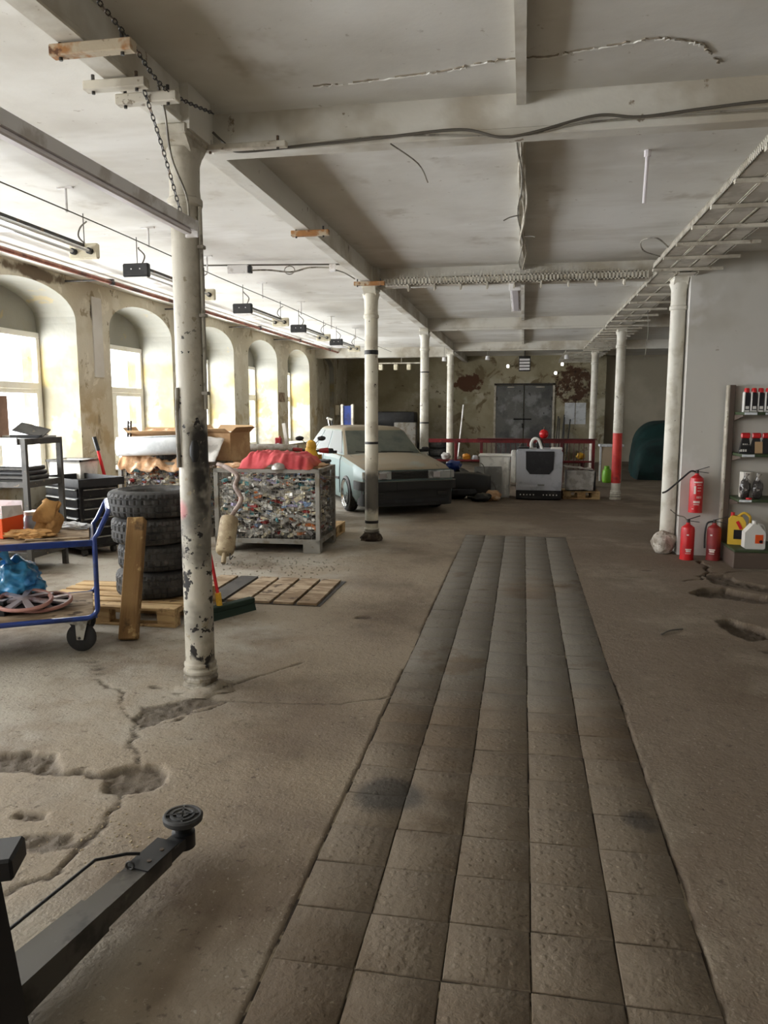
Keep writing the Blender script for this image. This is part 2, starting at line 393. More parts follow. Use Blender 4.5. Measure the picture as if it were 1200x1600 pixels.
for k in range(5):
    s = TP/2 - .0022; bm = bmesh.new(); bmesh.ops.create_cube(bm, size=1)
    for v in bm.verts:
        v.co = Vector((v.co.x*2*s + random.uniform(-.002,.002), v.co.y*2*s + random.uniform(-.002,.002), v.co.z*.03 - .015))
    bmesh.ops.bevel(bm, geom=[e for e in bm.edges if all(v.co.z > -.01 for v in e.verts)], offset=.003, segments=1, affect='EDGES')
    me = bpy.data.meshes.new('floor_tile'); bm.to_mesh(me); bm.free(); me.materials.append(MAT['floor_tile'])
    for p in me.polygons: p.use_smooth = True
    me.set_sharp_from_angle(angle=R(50)); tile_me.append(me)
ntx, nty = 5, int(round((TY1-TY0)/TP))
for i in range(ntx):
    off = random.uniform(-.03, .03)
    for j in range(nty):
        o = bpy.data.objects.new('floor_tile', random.choice(tile_me)); COL.objects.link(o); o.parent = floor
        o.location = (TX0 + TP*(i+.5), min(max(TY0 + TP*(j+.5) + random.uniform(-.003,.003), TY0+TP/2), TY1-TP/2), random.uniform(-.0025, .0012))
        o.rotation_euler = (R(random.uniform(-.35,.35)), R(random.uniform(-.35,.35)), R(random.uniform(-.4,.4) + 180*random.randint(0,1)))

# ---------------------------------------------------------------- walls and ceiling
material('rough_brick', (150,132,108), .95, layers=[dict(c=(108,88,68), s=9, lo=.45, hi=.6)], bump=[(14,.6,.02)])
HW, Z_SILL, Z_SPR, Z_CRN = 0.955, 0.75, 2.72, 3.12
XB = X_WALL - 0.80
Y_BACK, Y_REAR, X_RIGHT = 24.45, -6.0, 6.2
def two_mat(o, m2, test):
    o.data.materials.append(MAT[m2])
    for p in o.data.polygons:
        if test(p.normal, p.center): p.material_index = 1
    return o
w = MB()
ALL_Y = WIN_Y + [8.14 + 2.715*5]
edges = [Y_REAR-.4]
for wy in ALL_Y: edges += [wy-HW, wy+HW]
edges.append(Y_BACK+.8)
for i in range(0, len(edges), 2): w.bx(XB, X_WALL, edges[i], edges[i+1], -.1, Z_CEIL+.1)
for wy in WIN_Y:
    w.bx(XB, X_WALL, wy-HW, wy+HW, -.1, Z_SILL)
for wy in ALL_Y:
    blind = wy == ALL_Y[-1]
    n = 20; arch = [(wy + HW*math.cos(math.pi*k/n), Z_SPR + (Z_CRN-Z_SPR)*math.sin(math.pi*k/n)**.9) for k in range(n+1)]
    for k in range(n):
        (ya, za), (yb, zb) = arch[k], arch[k+1]
        w.add([(x, y, z) for x in (X_WALL, XB) for (y, z) in ((ya,za),(yb,zb),(yb,Z_CEIL+.1),(ya,Z_CEIL+.1))],
              [(0,1,2,3),(7,6,5,4),(0,4,5,1)])
    if blind: w.bx(XB, X_WALL-.14, wy-HW, wy+HW, -.1, Z_CRN+.1)
    else: w.bx(XB, X_GLASS, wy-HW, wy+HW, 2.60, Z_CRN+.1)
wl = struct(w.build('wall_left', 'wall_plaster', fix=False), 'thick plaster wall with a row of arched window niches')
two_mat(wl, 'pier_plaster', lambda n, c: abs(n.x) > .9 and c.x > X_WALL-.2)

MB().bx(X_WALL-.01,X_WALL+.018,9.47,9.70,2.05,3.10,.004).build('plaster_panel','smooth_wall',wl)
MB().bx(X_WALL-.01,X_WALL+.02,17.34,17.74,1.80,2.02,.006).build('brick_ledge','rough_brick',wl)
# windows: three panes each in a painted frame
nt = None
gm = bpy.data.materials.new('window_glass'); gm.use_nodes = True; N = gm.node_tree.nodes; L = gm.node_tree.links
N.remove(N['Principled BSDF']); tr = N.new('ShaderNodeBsdfTransparent'); gl = N.new('ShaderNodeBsdfGlossy'); gl.inputs['Roughness'].default_value = .05
mx = N.new('ShaderNodeMixShader'); mx.inputs[0].default_value = .06
L.new(tr.outputs[0], mx.inputs[1]); L.new(gl.outputs[0], mx.inputs[2]); L.new(mx.outputs[0], N['Material Output'].inputs[0])
MAT['window_glass'] = gm
for k, wy in enumerate(WIN_Y):
    y0, y1, z0, z1, zt, f = wy-HW, wy+HW, Z_SILL, 2.60, 1.92, .075
    a, b = X_GLASS-.03, X_GLASS+.04
    win = struct(bpy.data.objects.new('window_%d' % (k+1), None), 'white framed arched window, ' + (['first','second','third','fourth','fifth'][k-5] + ' of the row counted from the camera' if k >= 5 else ['fifth','fourth','third','second','first'][k] + ' of those beyond the picture edge')); COL.objects.link(win)
    m = MB(); m.bx(a,b,y0,y1,z0,z0+f,.006); m.bx(a,b,y0,y1,z1-f,z1,.006); m.bx(a,b,y0,y0+f,z0+f,z1-f,.006); m.bx(a,b,y1-f,y1,z0+f,z1-f,.006)
    m.build('window_frame', 'window_paint', win)
    MB().bx(a,b+.02,y0+f,y1-f,zt-.045,zt+.045,.008).build('transom', 'window_paint', win)
    MB().bx(a,b+.01,wy-.045,wy+.045,z0+f,zt-.045,.008).build('mullion', 'window_paint', win)
    for s in (-1, 1):
        q0, q1 = (y0+f, wy-.045) if s < 0 else (wy+.045, y1-f)
        m = MB(); g = .05
        m.bx(a+.01,b+.005,q0,q1,z0+f,z0+f+g); m.bx(a+.01,b+.005,q0,q1,zt-.045-g,zt-.045); m.bx(a+.01,b+.005,q0,q0+g,z0+f+g,zt-.045-g); m.bx(a+.01,b+.005,q1-g,q1,z0+f+g,zt-.045-g)
        m.build('casement', 'window_paint', win)
        MB().bx(X_GLASS,X_GLASS+.004,q0+g,q1-g,z0+f+g,zt-.045-g).build('pane', 'window_glass', win)
    MB().bx(X_GLASS,X_GLASS+.004,y0+f,y1-f,zt+.045,z1-f).build('pane', 'window_glass', win)
    MB().bx(b,X_WALL+.03,y0+.002,y1-.002,Z_SILL,Z_SILL+.03,.006).build('window_sill', 'wall_plaster', win)

struct(MB().bx(XB, X_RIGHT+.3, Y_REAR-.4, Y_BACK+1.0, Z_CEIL, Z_CEIL+.25).build('ceiling', 'ceiling_paint'), 'stained off white plaster ceiling')
struct(MB().bx(X_WALL-.3, 2.46, Y_BACK, Y_BACK+.7, -.1, Z_CEIL+.05).build('wall_back', 'back_plaster'), 'far end wall with flaking plaster and bare brick patches')
struct(MB().bx(2.46, X_RIGHT, Y_BACK+.45, Y_BACK+.9, -.1, Z_CEIL+.05).build('wall_back_recess', 'grey_beige_wall'), 'plain grey beige end wall behind the covered car')
struct(MB().bx(X_RIGHT, X_RIGHT+.3, Y_REAR-.3, Y_BACK+.9, -.1, Z_CEIL+.05).build('wall_right', 'smooth_wall'))
struct(MB().bx(X_WALL-.3, X_RIGHT+.3, Y_REAR-.4, Y_REAR, -.1, Z_CEIL+.05).build('wall_rear', 'smooth_wall'))
struct(MB().bx(1.74, X_RIGHT+.1, 8.90, 9.16, -.1, Z_CEIL+.05).build('wall_partition', 'smooth_wall'), 'smooth pale grey cross wall behind the shelf and extinguishers')

# steel girders and cross beams
ROWS = [4.05, 9.22, 14.32, 19.42]
XL, XR = -1.83, 1.68
def girder(n, x):
    m = MB(); m.bx(x-.05, x+.05, Y_REAR, Y_BACK, 3.12, Z_CEIL); m.bx(x-.062, x+.062, Y_REAR, Y_BACK, 3.09, 3.125, .006)
    o = struct(m.build('trim_%d' % n, 'beam_paint'), 'long painted ceiling girder over the %s row of columns' % ('window side' if x < 0 else 'cable tray'))
    return o
g1 = girder(1, XL); g2 = girder(2, XR)
k = 3
for y in [-1.0] + ROWS:
    yb = y + .34 if y == 4.05 else y + .05
    m = MB(); m.bx(XL+.05, XR-.05, yb-.045, yb+.045, 3.10, Z_CEIL); m.bx(XL+.05, XR-.05, yb-.06, yb+.06, 3.065, 3.105, .005)
    struct(m.build('trim_%d' % k, 'beam_paint'), 'painted cross beam under the middle ceiling, ' + {-1.0:'behind the camera',4.05:'nearest, with sagging cables',9.22:'with the slotted tray in front of it',14.32:'third, at the red painted column',19.42:'farthest, before the metal door'}[y]); k += 1
    m = MB(); m.bx(XR+.05, X_RIGHT, yb-.045, yb+.045, 3.10, Z_CEIL); m.bx(XR+.05, X_RIGHT, yb-.06, yb+.06, 3.065, 3.105, .005)
    if y != 9.22: struct(m.build('trim_%d' % k, 'beam_paint'), 'painted cross beam over the side bay, ' + {-1.0:'behind the camera',4.05:'nearest to the camera',14.32:'above the covered car',19.42:'farthest'}[y]); k += 1
struct(MB().bx(X_WALL-.02, XL-.05, 20.6, 20.9, 3.02, Z_CEIL).build('trim_%d' % k, 'beam_paint'), 'broad beam across the far window bay'); k += 1
ys = [Y_REAR, -1.01] + [r + (.34 if r == 4.05 else .05) for r in ROWS] + [Y_BACK]
for a, b in zip(ys[:-1], ys[1:]):
    m = MB(); m.bx(-.075, -.025, a+.06, b-.06, 3.215, 3.225); m.bx(-.056, -.044, a+.06, b-.06, 3.22, Z_CEIL)
    struct(m.build('trim_%d' % k, 'beam_paint'), 'narrow flanged iron strip along the middle ceiling, ' + ['rearmost','behind the near beam','carrying the wire bundle','above the lilac batten lamp','beyond the third beam','last before the far wall'][ys.index(a)]); k += 1

# ---------------------------------------------------------------- columns
material('column_black_grime', (186,180,166), 0.5, coord='world', layers=[
    dict(c=(158,150,134), s=4, lo=.45, hi=.62), dict(c=(92,88,80), s=2.2, lo=.40, hi=.60, z=(.2,.45,.85,1.35), zw=.5, amt=.8),
    dict(c=(40,36,32), s=3.0, lo=.40, hi=.54, z=(.85,1.0,1.5,1.9), zw=.5, zs=4, blob=((-1.74,4.0,1.3),.06,.13), bs=(1,1,4), bw=.12),
    dict(c=(28,24,22), s=11, lo=.53, hi=.57, z=(.15,.2,.75,.9), zs=6, zw=.3, d=5), dict(c=(30,26,24), s=14, lo=.61, hi=.64, z=(.2,.3,1.9,2.2)),
    dict(c=(150,140,120), s=18, lo=.63, hi=.68), dict(c=(82,72,58), s=5, lo=.35, hi=.55, z=(-1,-.5,.06,.12), zw=.08), dict(c=(190,90,96), s=3, lo=.1, hi=.2, blob=((-1.90,3.97,1.06),.04,.08), bw=.06, amt=.6)],
    bump=[(13,.25,.015),(40,.2,.006)])
material('column_dark_foot', (212,207,190), 0.55, coord='world', layers=[
    dict(c=(190,183,165), s=4, lo=.45, hi=.62), dict(c=(66,62,56), s=4, lo=.30, hi=.50, z=(.30,.42,.78,.92), zw=.25, zs=5, amt=.85),
    dict(c=(52,40,30), s=5, lo=.3, hi=.5, z=(-1,-.5,.10,.16), zw=.1), dict(c=(60,40,36), s=16, lo=.66, hi=.69)], bump=[(14,.2,.01)])
material('column_white', (218,214,202), 0.55, coord='world', layers=[
    dict(c=(196,190,174), s=4, lo=.45, hi=.62), dict(c=(110,98,84), s=14, lo=.67, hi=.70), dict(c=(150,140,124), s=5, lo=.4, hi=.6, z=(-1,-.5,.2,.35), amt=.7)], bump=[(14,.2,.01)])
material('red_paint', (200,44,38), 0.5, coord='world', layers=[dict(c=(160,40,38), s=4, lo=.5, hi=.65), dict(c=(214,60,50), s=2, lo=.5, hi=.6)], bump=[(14,.15,.01)])
material('black_paint', (26,25,25), 0.5, layers=[dict(c=(52,48,44), s=6, lo=.5, hi=.65)])
material('rough_stone', (196,188,176), 0.9, coord='object', layers=[dict(c=(150,140,126), s=9, lo=.45, hi=.6), dict(c=(228,224,216), s=14, lo=.55, hi=.65), dict(c=(96,84,70), s=22, lo=.62, hi=.68)], bump=[(10,.8,.04),(40,.5,.012)])
def column(x, y, label, mat, base=True):
    t = thing('cast_iron_column', label, 'column', (x, y, 0), kind='thing')
    MB().lathe([(.0,.10),(.084,.10),(.083,.3),(.080,2.72),(.0,2.72)], 28).build('shaft', mat, t, fix=True)
    if base:
        MB().lathe([(0,0),(.104,0),(.104,.028),(.094,.036),(.094,.05),(.100,.058),(.100,.074),(.092,.082),(.092,.092),(.098,.10),(.098,.118),(.088,.126),(.088,.136),(.093,.142),(.093,.156),(.082,.165),(0,.165)], 28).build('base_moulding', mat, t)
    MB().lathe([(0,2.70),(.082,2.70),(.093,2.712),(.093,2.742),(.084,2.752),(.080,2.80),(.084,2.92),(.105,2.985),(.105,2.99),(0,2.99)], 28).build('collar', mat, t)
    m = MB(); m.bx(-.085,.085,-.15,.15,3.035,3.09,.008)
    m.prism([(-.075,2.97),(.075,2.97),(.14,3.036),(-.14,3.036)], -.075, .075, 'x'); m.build('capital', mat, t)
    return t
cA = column(XL, ROWS[0], 'thick cream column blackened with grime, standing nearest behind the lift arm', 'column_black_grime')
cB = column(XL, ROWS[1], 'white column with a sooty lower half in front of the dusty car', 'column_dark_foot')
cC = column(XL, ROWS[2], 'white column with a teal paint smudge behind the car roof', 'column_white')
cD = column(XL, ROWS[3], 'slim white column rising behind the red railing beside a leaning pole', 'column_white')
r1 = column(1.652, 9.06, 'white column engaged in the pale cross wall on a rough stone foot', 'column_white', False)
r2 = column(XR, ROWS[2], 'white column painted red on its lower half', 'column_white')
r3 = column(XR, ROWS[3], 'white column at the end of the red railing near the posters', 'column_white')
MB().lathe([(.0815,.30),(.0845,.30),(.0830,1.20),(.0810,1.20)], 28).build('painted_band', 'red_paint', r2)
for (c, z, h) in ((cB, 2.28, .05), (cB, .22, .035), (cB, 1.20, .03), (cC, 2.30, .02), (cC, 1.36, .03), (cA, .0, 0)):
    if h: MB().lathe([(.080,z),(.0835+.0008,z),(.0835+.0008,z+h),(.080,z+h)], 28).build('iron_ring', 'black_paint', c)
# column A: conduit, stiffener, plaster heap at its foot
material('conduit_grey', (150,144,132), 0.6, layers=[dict(c=(110,102,90), s=8, lo=.5, hi=.6)])
MB().tube([(.092,-.02,1.62),(.094,-.02,2.2),(.092,-.02,2.70)], .011, 8).build('conduit', 'conduit_grey', cA)
for z in (1.70, 2.12, 2.48): MB().bx(.075,.112,-.04,.0,z,z+.02,.003).build('conduit_clip', 'conduit_grey', cA)
MB().tube([(-.055,-.075,1.30),(-.055,-.077,1.60),(-.050,-.072,1.74)], .012, 8).build('conduit', 'conduit_grey', cA)
MB().lathe([(0,1.46),(.022,1.46),(.03,1.50),(.03,1.54),(.022,1.58),(0,1.58)], 12).build('soot_patch', 'black_paint', cA).location = (.03,-.055,-.13)
m = MB(); m.bx(XL+.045, XL+.10, ROWS[0]-.14, ROWS[0]+.14, 3.06, Z_CEIL); m.build('stiffener_plate', 'beam_paint', g1)
m = MB(); m.bx(XL+.045, XL+.10, ROWS[1]-.14, ROWS[1]+.14, 3.06, Z_CEIL); m.build('stiffener_plate', 'beam_paint', g1)
def lump(cx, cy, cz, rx, ry, rz, seed, amp=.25, sub=3, fq=1.6):
    bm = bmesh.new(); bmesh.ops.create_icosphere(bm, subdivisions=sub, radius=1)
    for v in bm.verts:
        n = noise.noise(v.co*fq + Vector((seed*3.1, seed, seed*1.7))) * amp + noise.noise(v.co*fq*3 + Vector((seed, 0, 0))) * amp*.35
        d = v.co.normalized()*(1+n); v.co = Vector((cx + d.x*rx, cy + d.y*ry, cz + d.z*rz))
    return MB().frombm(bm)
st = lump(0, 0, .12, .128, .14, .15, 3, .22, 3, 1.3)
st.v = [(a, b, max(c, -.005)) for a, b, c in st.v]
st.build('footing_stone', 'rough_stone', r1, ang=60, loc=(-.045, -.05, 0))['label'] = 'rough whitewashed stone block'
hp = lump(0, 0, 0, .17, .14, .035, 8, .5, 3, 2.2)
hp.build('mortar_lip', 'concrete_floor', cA, ang=60, loc=(.03, -.02, 0))
hp = lump(0, 0, .03, .13, .13, .09, 5, .3, 3, 2.2)
material('dark_rubble', (58,46,36), 0.95, layers=[dict(c=(92,80,66), s=12, lo=.5, hi=.6)], bump=[(20,.6,.02)])
hp.build('broken_footing', 'dark_rubble', cB, ang=60)
# ---------------------------------------------------------------- ceiling fittings
material('galv_white', (206,200,186), 0.6, coord='world', layers=[dict(c=(176,168,152), s=5, lo=.45, hi=.6), dict(c=(140,128,110), s=20, lo=.62, hi=.68)])
material('tray_grey', (204,198,186), 0.6, coord='world', layers=[dict(c=(180,173,160), s=4, lo=.45, hi=.6)], bump=[(60,.3,.004)])
material('cable_dark', (92,87,79), 0.6); material('cable_grey', (150,145,134), 0.6, layers=[dict(c=(110,104,94), s=9, lo=.5, hi=.6)])
material('rust_steel', (186,172,148), 0.8, layers=[dict(c=(160,112,66), s=6, lo=.46, hi=.58), dict(c=(96,62,38), s=12, lo=.58, hi=.66)], bump=[(20,.3,.01)])
material('red_brown_pipe', (130,74,56), 0.5, coord='world', layers=[dict(c=(158,104,84), s=6, lo=.5, hi=.62), dict(c=(86,52,42), s=3, lo=.55, hi=.65)])
material('lamp_white', (232,230,230), 0.4, layers=[dict(c=(196,190,184), s=6, lo=.5, hi=.65)])
material('lamp_lilac', (232,226,230), 0.35); material('tube_glass', (238,238,236), 0.15, coat=.5)
material('beige_plastic', (222,214,190), 0.5, layers=[dict(c=(200,190,162), s=8, lo=.5, hi=.65)])
material('black_plastic', (30,30,33), 0.45, layers=[dict(c=(44,44,46), s=8, lo=.5, hi=.65)])
material('steel_dark', (70,68,66), 0.45, metal=.6, layers=[dict(c=(110,90,72), s=9, lo=.58, hi=.66)])
material('bright_bulb', (255,250,240), 0.3, emit=((255,248,232), 6.0))

def comb(m, p, q, z0, z1, pitch, t=.004):            # slotted rim between p and q, rising z0..z1
    p, q = Vector(p), Vector(q); L_ = (q-p).length; n = int(L_/pitch); d = (q-p)/L_
    for (a, b) in ((z0, z0+.012), (z1-.012, z1)): m.bar(p+Vector((0,0,(a+b)/2)), q+Vector((0,0,(a+b)/2)), t, b-a)
    for i in range(n+1):
        c = p + d*(i*pitch); m.bar(c-d*pitch*.25+Vector((0,0,(z0+z1)/2)), c+d*pitch*.25+Vector((0,0,(z0+z1)/2)), t, z1-z0)
    return m
def ladder_tray(x0, x1, y0, y1, z, step, panels, label, over=.14):
    t = thing('cable_tray', label, 'cable tray', (x0, y0, z)); wd, ln = x1-x0, y1-y0
    comb(MB(), (0,0,0), (0,ln,0), 0, .055, .034).build('slotted_rim', 'galv_white', t)
    comb(MB(), (wd,0,0), (wd,ln,0), 0, .055, .05).build('slotted_rim', 'galv_white', t)
    pw = wd/panels
    for i in range(panels):
        MB().bx(i*pw+.012, (i+1)*pw-.022, 0, ln, .004, .012).build('tray_panel', 'tray_grey', t)
        if i: MB().bx(i*pw-.018, i*pw-.004, 0, ln, .0, .045).build('tray_edge', 'galv_white', t)
    n = int(ln/step)
    for i in range(n+1):
        yy = ln - .03 - i*step
        if yy < .02: continue
        MB().bx(-.01, wd+over, yy-.02, yy+.02, -.03, -.002, .003).build('rung', 'galv_white', t)
    return t
ladder_tray(1.27, 1.80, 1.6, 8.42, 3.045, .62, 3, 'wide slotted cable tray running along the ceiling towards the wall column')
ladder_tray(1.36, 1.78, 8.75, 13.75, 3.045, .72, 2, 'narrower cable tray between the wall column and the red painted column', .18)
ladder_tray(1.38, 1.78, 14.0, 19.2, 3.045, .5, 2, 'farthest cable tray with close rungs beyond the red painted column', .22)
ladder_tray(1.0, 1.9, 19.6, 23.6, 3.03, .55, 2, 'dark cable ladder hanging under the ceiling near the far brick patch', .1)
t = thing('cable_tray', 'slotted cable tray crossing the aisle below the second beam', 'cable tray', (-1.62, 8.97, 3.045))
comb(MB(), (0,0,0), (2.92,0,0), 0, .085, .040).build('slotted_rim', 'galv_white', t)
MB().bx(0, 2.92, .004, .13, 0, .008).build('tray_panel', 'tray_grey', t)
comb(MB(), (0,.13,0), (2.92,.13,0), 0, .05, .06).build('slotted_rim', 'galv_white', t)
for i in range(9):
    x = .28 + i*.30
    MB().prism([(-.03,-.004),(.13,-.004),(.13,-.03),(-.03,-.075)], x-.008, x+.008, 'x').build('bracket', 'galv_white', t)

def batten(name, label, loc, ln, w_, lilac=False):
    t = thing(name, label, 'lamp', loc)
    MB().prism([(-w_/2,.06),(w_/2,.06),(w_*.42,.012),(-w_*.42,.012)], 0, ln, 'y').build('housing', 'lamp_white', t)
    MB().bx(-w_*.30, w_*.30, .04, ln-.04, -.012, .012, .006).build('diffuser', 'lamp_lilac' if lilac else 'tube_glass', t)
    for y in (-.012, ln): MB().bx(-w_*.5, w_*.5, y, y+.012, -.018, .064, .003).build('end_cap', 'lamp_white', t)
    return t
l = batten('batten_lamp', 'fluorescent batten lamp with lilac diffuser hanging below the crossing cable tray', (-.13, 9.05, 2.98), 1.9, .13, True)
l = batten('batten_lamp', 'long fluorescent batten lamp slung diagonally beside the blackened column', (-1.67, 2.10, 2.50), 1.66, .07, True)
MB().cyl((-.012,1.675,.02),(.012,1.675,.02),.01).build('cap_screw', 'steel_dark', l)
MB().tube(spline([(.0,1.64,.06),(-.04,1.70,.20),(-.075,1.62,.36),(-.02,1.45,.50),(0,1.35,.58)], 6), .006, 6).build('supply_cable', 'cable_grey', l)
def chain(pts, name, label):
    m = MB(); P = spline(pts, 10); acc = []; d = 0
    for a, b in zip(P[:-1], P[1:]):
        L_ = (b-a).length
        while d < L_: acc.append((a + (b-a)*d/L_, (b-a).normalized())); d += .026
        d -= L_
    for i, (c, tng) in enumerate(acc):
        u = tng.orthogonal().normalized(); u = u if i % 2 else tng.cross(u)
        m.tube([c + tng*(.017*math.cos(a)) + u*(.008*math.sin(a)) for a in [k*math.pi/4 for k in range(8)]], .0028, 5, True)
    return tag(m.build(name, 'steel_dark'), label, 'chain')
chain([(-1.72,3.40,3.06),(-1.71,3.55,2.85),(-1.70,3.72,2.57)], 'hanging_chain', 'thin steel chain holding the near end of the batten lamp by the column')
chain([(-1.60,2.2,3.2),(-1.60,2.7,3.15),(-1.60,3.05,3.10),(-1.62,3.42,3.05),(-1.60,3.9,3.12)], 'slack_chain', 'slack chain strung along the girder above its clamp brackets')
def channel(x0, x1, y, z, h, label, rust=True):
    m = MB(); m.bx(x0, x1, y-.025, y+.025, z, z+h, .004)
    t = thing('girder_bracket', label, 'bracket')
    m.build('channel', 'rust_steel' if rust else 'galv_white', t)
    for x in (x0+.04, x1-.05): MB().cyl((x, y, z-.012), (x, y, z+h+.03), .008, 8).build('bolt', 'steel_dark', t)
    return t
channel(-1.92, -1.56, 3.02, 3.035, .045, 'rusty channel bracket bolted under the girder, nearest to the camera')
channel(-1.98, -1.68, 3.36, 3.04, .04, 'pale channel bracket clamped under the girder above the slack chain', False)
channel(-1.88, -1.58, 3.46, 3.01, .045, 'pale twisted bracket hanging at the second girder clamp', False)
channel(-1.92, -1.60, 6.30, 3.035, .045, 'rusty short channel bracket halfway along the girder')
channel(-1.96, -1.60, 8.86, 3.035, .045, 'channel bracket under the girder end at the sooty column')
channel(-1.78, -1.30, 4.20, 3.035, .03, 'white flat bracket under the near cross beam by the column', False)

def cable(pts, r, label, mat='cable_dark', n=8, name='cable', cat='cable'): return tag(MB().tube(spline(pts, n), r, 6).build(name, mat), label, cat)
cable([(-1.75,4.27,3.16),(-1.66,4.28,3.08),(-1.58,4.285,3.052),(-1.22,4.29,3.065),(-.79,4.30,3.085),(-.37,4.30,3.10),(-.16,4.30,3.05),(.0,4.30,3.06),(.33,4.30,3.125),(.55,4.30,3.105),(.86,4.30,3.125),(1.16,4.30,3.14),(1.6,4.30,3.13)], .0075, 'dark cable sagging along the face of the near cross beam')
cable([(-1.5,4.31,3.06),(-.9,4.315,3.095),(-.5,4.315,3.085),(-.05,4.315,3.055),(.3,4.315,3.10),(1.0,4.315,3.11),(1.6,4.315,3.11)], .005, 'thin grey cable beside the sagging one on the near beam', 'cable_grey')
for wi, (dx, a) in enumerate(((0,0),(.018,1.5),(-.016,3.1))):
    cable([(-.05+dx+.02*math.sin(y*3.1+a), y, 3.20+.012*math.cos(y*2.3+a)) for y in [4.5+i*.45 for i in range(11)]], .007,
          ['twisted white wire bundle along the ceiling strip', 'pale wire looping around the ceiling strip', 'grey wire hugging the ceiling strip'][wi], 'galv_white' if a < 2 else 'cable_grey', 5, 'ceiling_wire')
for (x, y, a, b) in ((-.03,4.72,.16,.0),(-.03,4.78,.10,-.03),(-.06,6.6,-.14,.02),(-.03,7.4,.10,-.05)):
    cable([(x,y,3.20),(x+a*.6,y+b,3.19),(x+a,y+b*2,3.17)], .005, {.16:'loose wire end poking out near the cross beam',.10:'short loose wire end beside the ceiling strip',-.14:'stray wire sticking out from the strip towards the windows'}[a] if b != -.05 else 'loose wire end low on the wire bundle', 'cable_dark', 4, 'wire_end', 'wire')
cable([(1.28,7.6,3.09),(1.12,7.3,3.12),(1.02,7.5,3.14),(1.10,7.9,3.13),(1.27,8.0,3.09)], .007, 'cable loop bulging out of the wide cable tray', 'cable_grey')
tag(MB().tube([(.75,5.41,3.28),(.75,5.41,3.24)], .022, 8).tube([(.75,5.41,3.25),(.74,5.40,2.95)], .012, 8).build('conduit_stub', 'lamp_lilac'), 'short conduit stub hanging from the middle ceiling', 'conduit')
cable([(-.75,4.33,3.06),(-.62,4.5,3.0),(-.58,4.62,2.93)], .004, 'single wire dangling from the near cross beam', 'cable_grey', 5, 'dangling_wire', 'wire')
cable([(1.70,11.6,3.05),(1.72,11.6,2.7),(1.69,11.6,2.35)], .004, 'thin cord hanging below the narrower tray', 'cable_grey', 5, 'pull_cord', 'pull cord')

# twin tube lamps hanging in a row along the windows
def twin_tube_lamp(y0, y1, label):
    x, z = -3.745, 2.90; ln = y1-y0
    t = thing('twin_tube_lamp', label, 'lamp', (x, y0, z), group='twin tube lamps along the windows')
    e = MB().bx(-.135,.135,-.03,.03,0,.13,.012).build('end_box', 'black_plastic', t)
    for s in (-.04,.05): MB().cyl((s,-.034,.075),(s,-.028,.075),.007,8).build('screw', 'lamp_white', e)
    p = MB().bx(-.135,.135,ln-.03,ln+.02,0,.13,.012).build('end_plate', 'beige_plastic', t)
    for s in (-.075,.075):
        MB().cyl((s,ln-.07,.06),(s,ln-.028,.06),.026,14).build('socket', 'black_plastic', p)
        MB().cyl((s,.03,.06),(s,ln-.06,.06),.014,10).build('tube', 'tube_glass', t)
    MB().bx(-.02,.02,.03,ln-.03,.10,.125).build('spine', 'steel_dark', t)
    MB().bx(-.12,.12,-.03,.5,-.012,.0).build('reflector', 'lamp_white', t)
    for yy in (.02, ln): MB().cyl((0,yy,.12),(0,yy,.38),.004,6).build('hanger_rod', 'steel_dark', t)
    MB().tube(spline([(.06,0,.12),(.09,0,.20),(.02,.02,.27),(-.02,.1,.30)],5),.007,6).build('supply_cable','cable_dark',t)
    MB().tube(spline([(.02,ln,.12),(-.05,ln,.19),(-.02,ln-.02,.26),(.06,ln-.05,.30)],5),.007,6).build('supply_cable','cable_dark',t)
    return t
for a, b, s in ((4.62,6.22,'nearest to the camera, cut by the picture edge'),(7.12,8.75,'second in the row, partly behind the blackened column'),(10.0,11.64,'third in the row, in front of the third arch'),
                (12.6,14.25,'fourth in the row along the windows'),(15.24,16.9,'last in the row along the windows')):
    twin_tube_lamp(a, b, 'twin tube hanging lamp, ' + s)
cable([(-3.42,1.5+i*2.3,3.11-.01*(i % 2)) for i in range(9)], .005, 'taut dark cable strung above the row of tube lamps')
for i, (y, zl) in enumerate(((5.48,3.10),(6.77,3.10),(8.1,3.10),(9.9,3.08),(11.7,3.08),(13.6,3.06),(15.6,3.06),(17.6,3.06))):
    m = MB().cyl((-3.43,y,Z_CEIL),(-3.43,y,zl),.009,8); m.bx(-3.50,-3.37,y-.012,y+.012,Z_CEIL-.012,Z_CEIL)
    tag(m.build('hanger_rod', 'lamp_white'), 'white drop rod from the ceiling carrying the taut cable, %s counted from the camera' % ['first','second','third','fourth','fifth','sixth','seventh','eighth'][i], 'rod', 'white drop rods over the tube lamps')
m = MB().tube([(-5.02,-3,3.165),(-5.02,22.6,3.165)], .024, 10)
pp = thing('wall_pipe', 'red brown heating pipe running high along the arched wall', 'pipe'); m.build('pipe_run', 'red_brown_pipe', pp)
for y in (6.2, 8.9, 11.6, 14.3, 17.0, 19.7):
    MB().bx(-5.64,-4.99,y-.02,y+.02,3.19,3.21,.003).build('pipe_bracket', 'steel_dark', pp)
    MB().cyl((-5.02,y-.03,3.165),(-5.02,y+.03,3.165),.031,10).build('pipe_clamp', 'black_plastic', pp)
tag(MB().tube([(-5.2,-3,3.235),(-5.2,22.6,3.235)], .018, 10).build('wall_pipe', 'galv_white'), 'thin pale pipe running just above the red brown one', 'pipe')
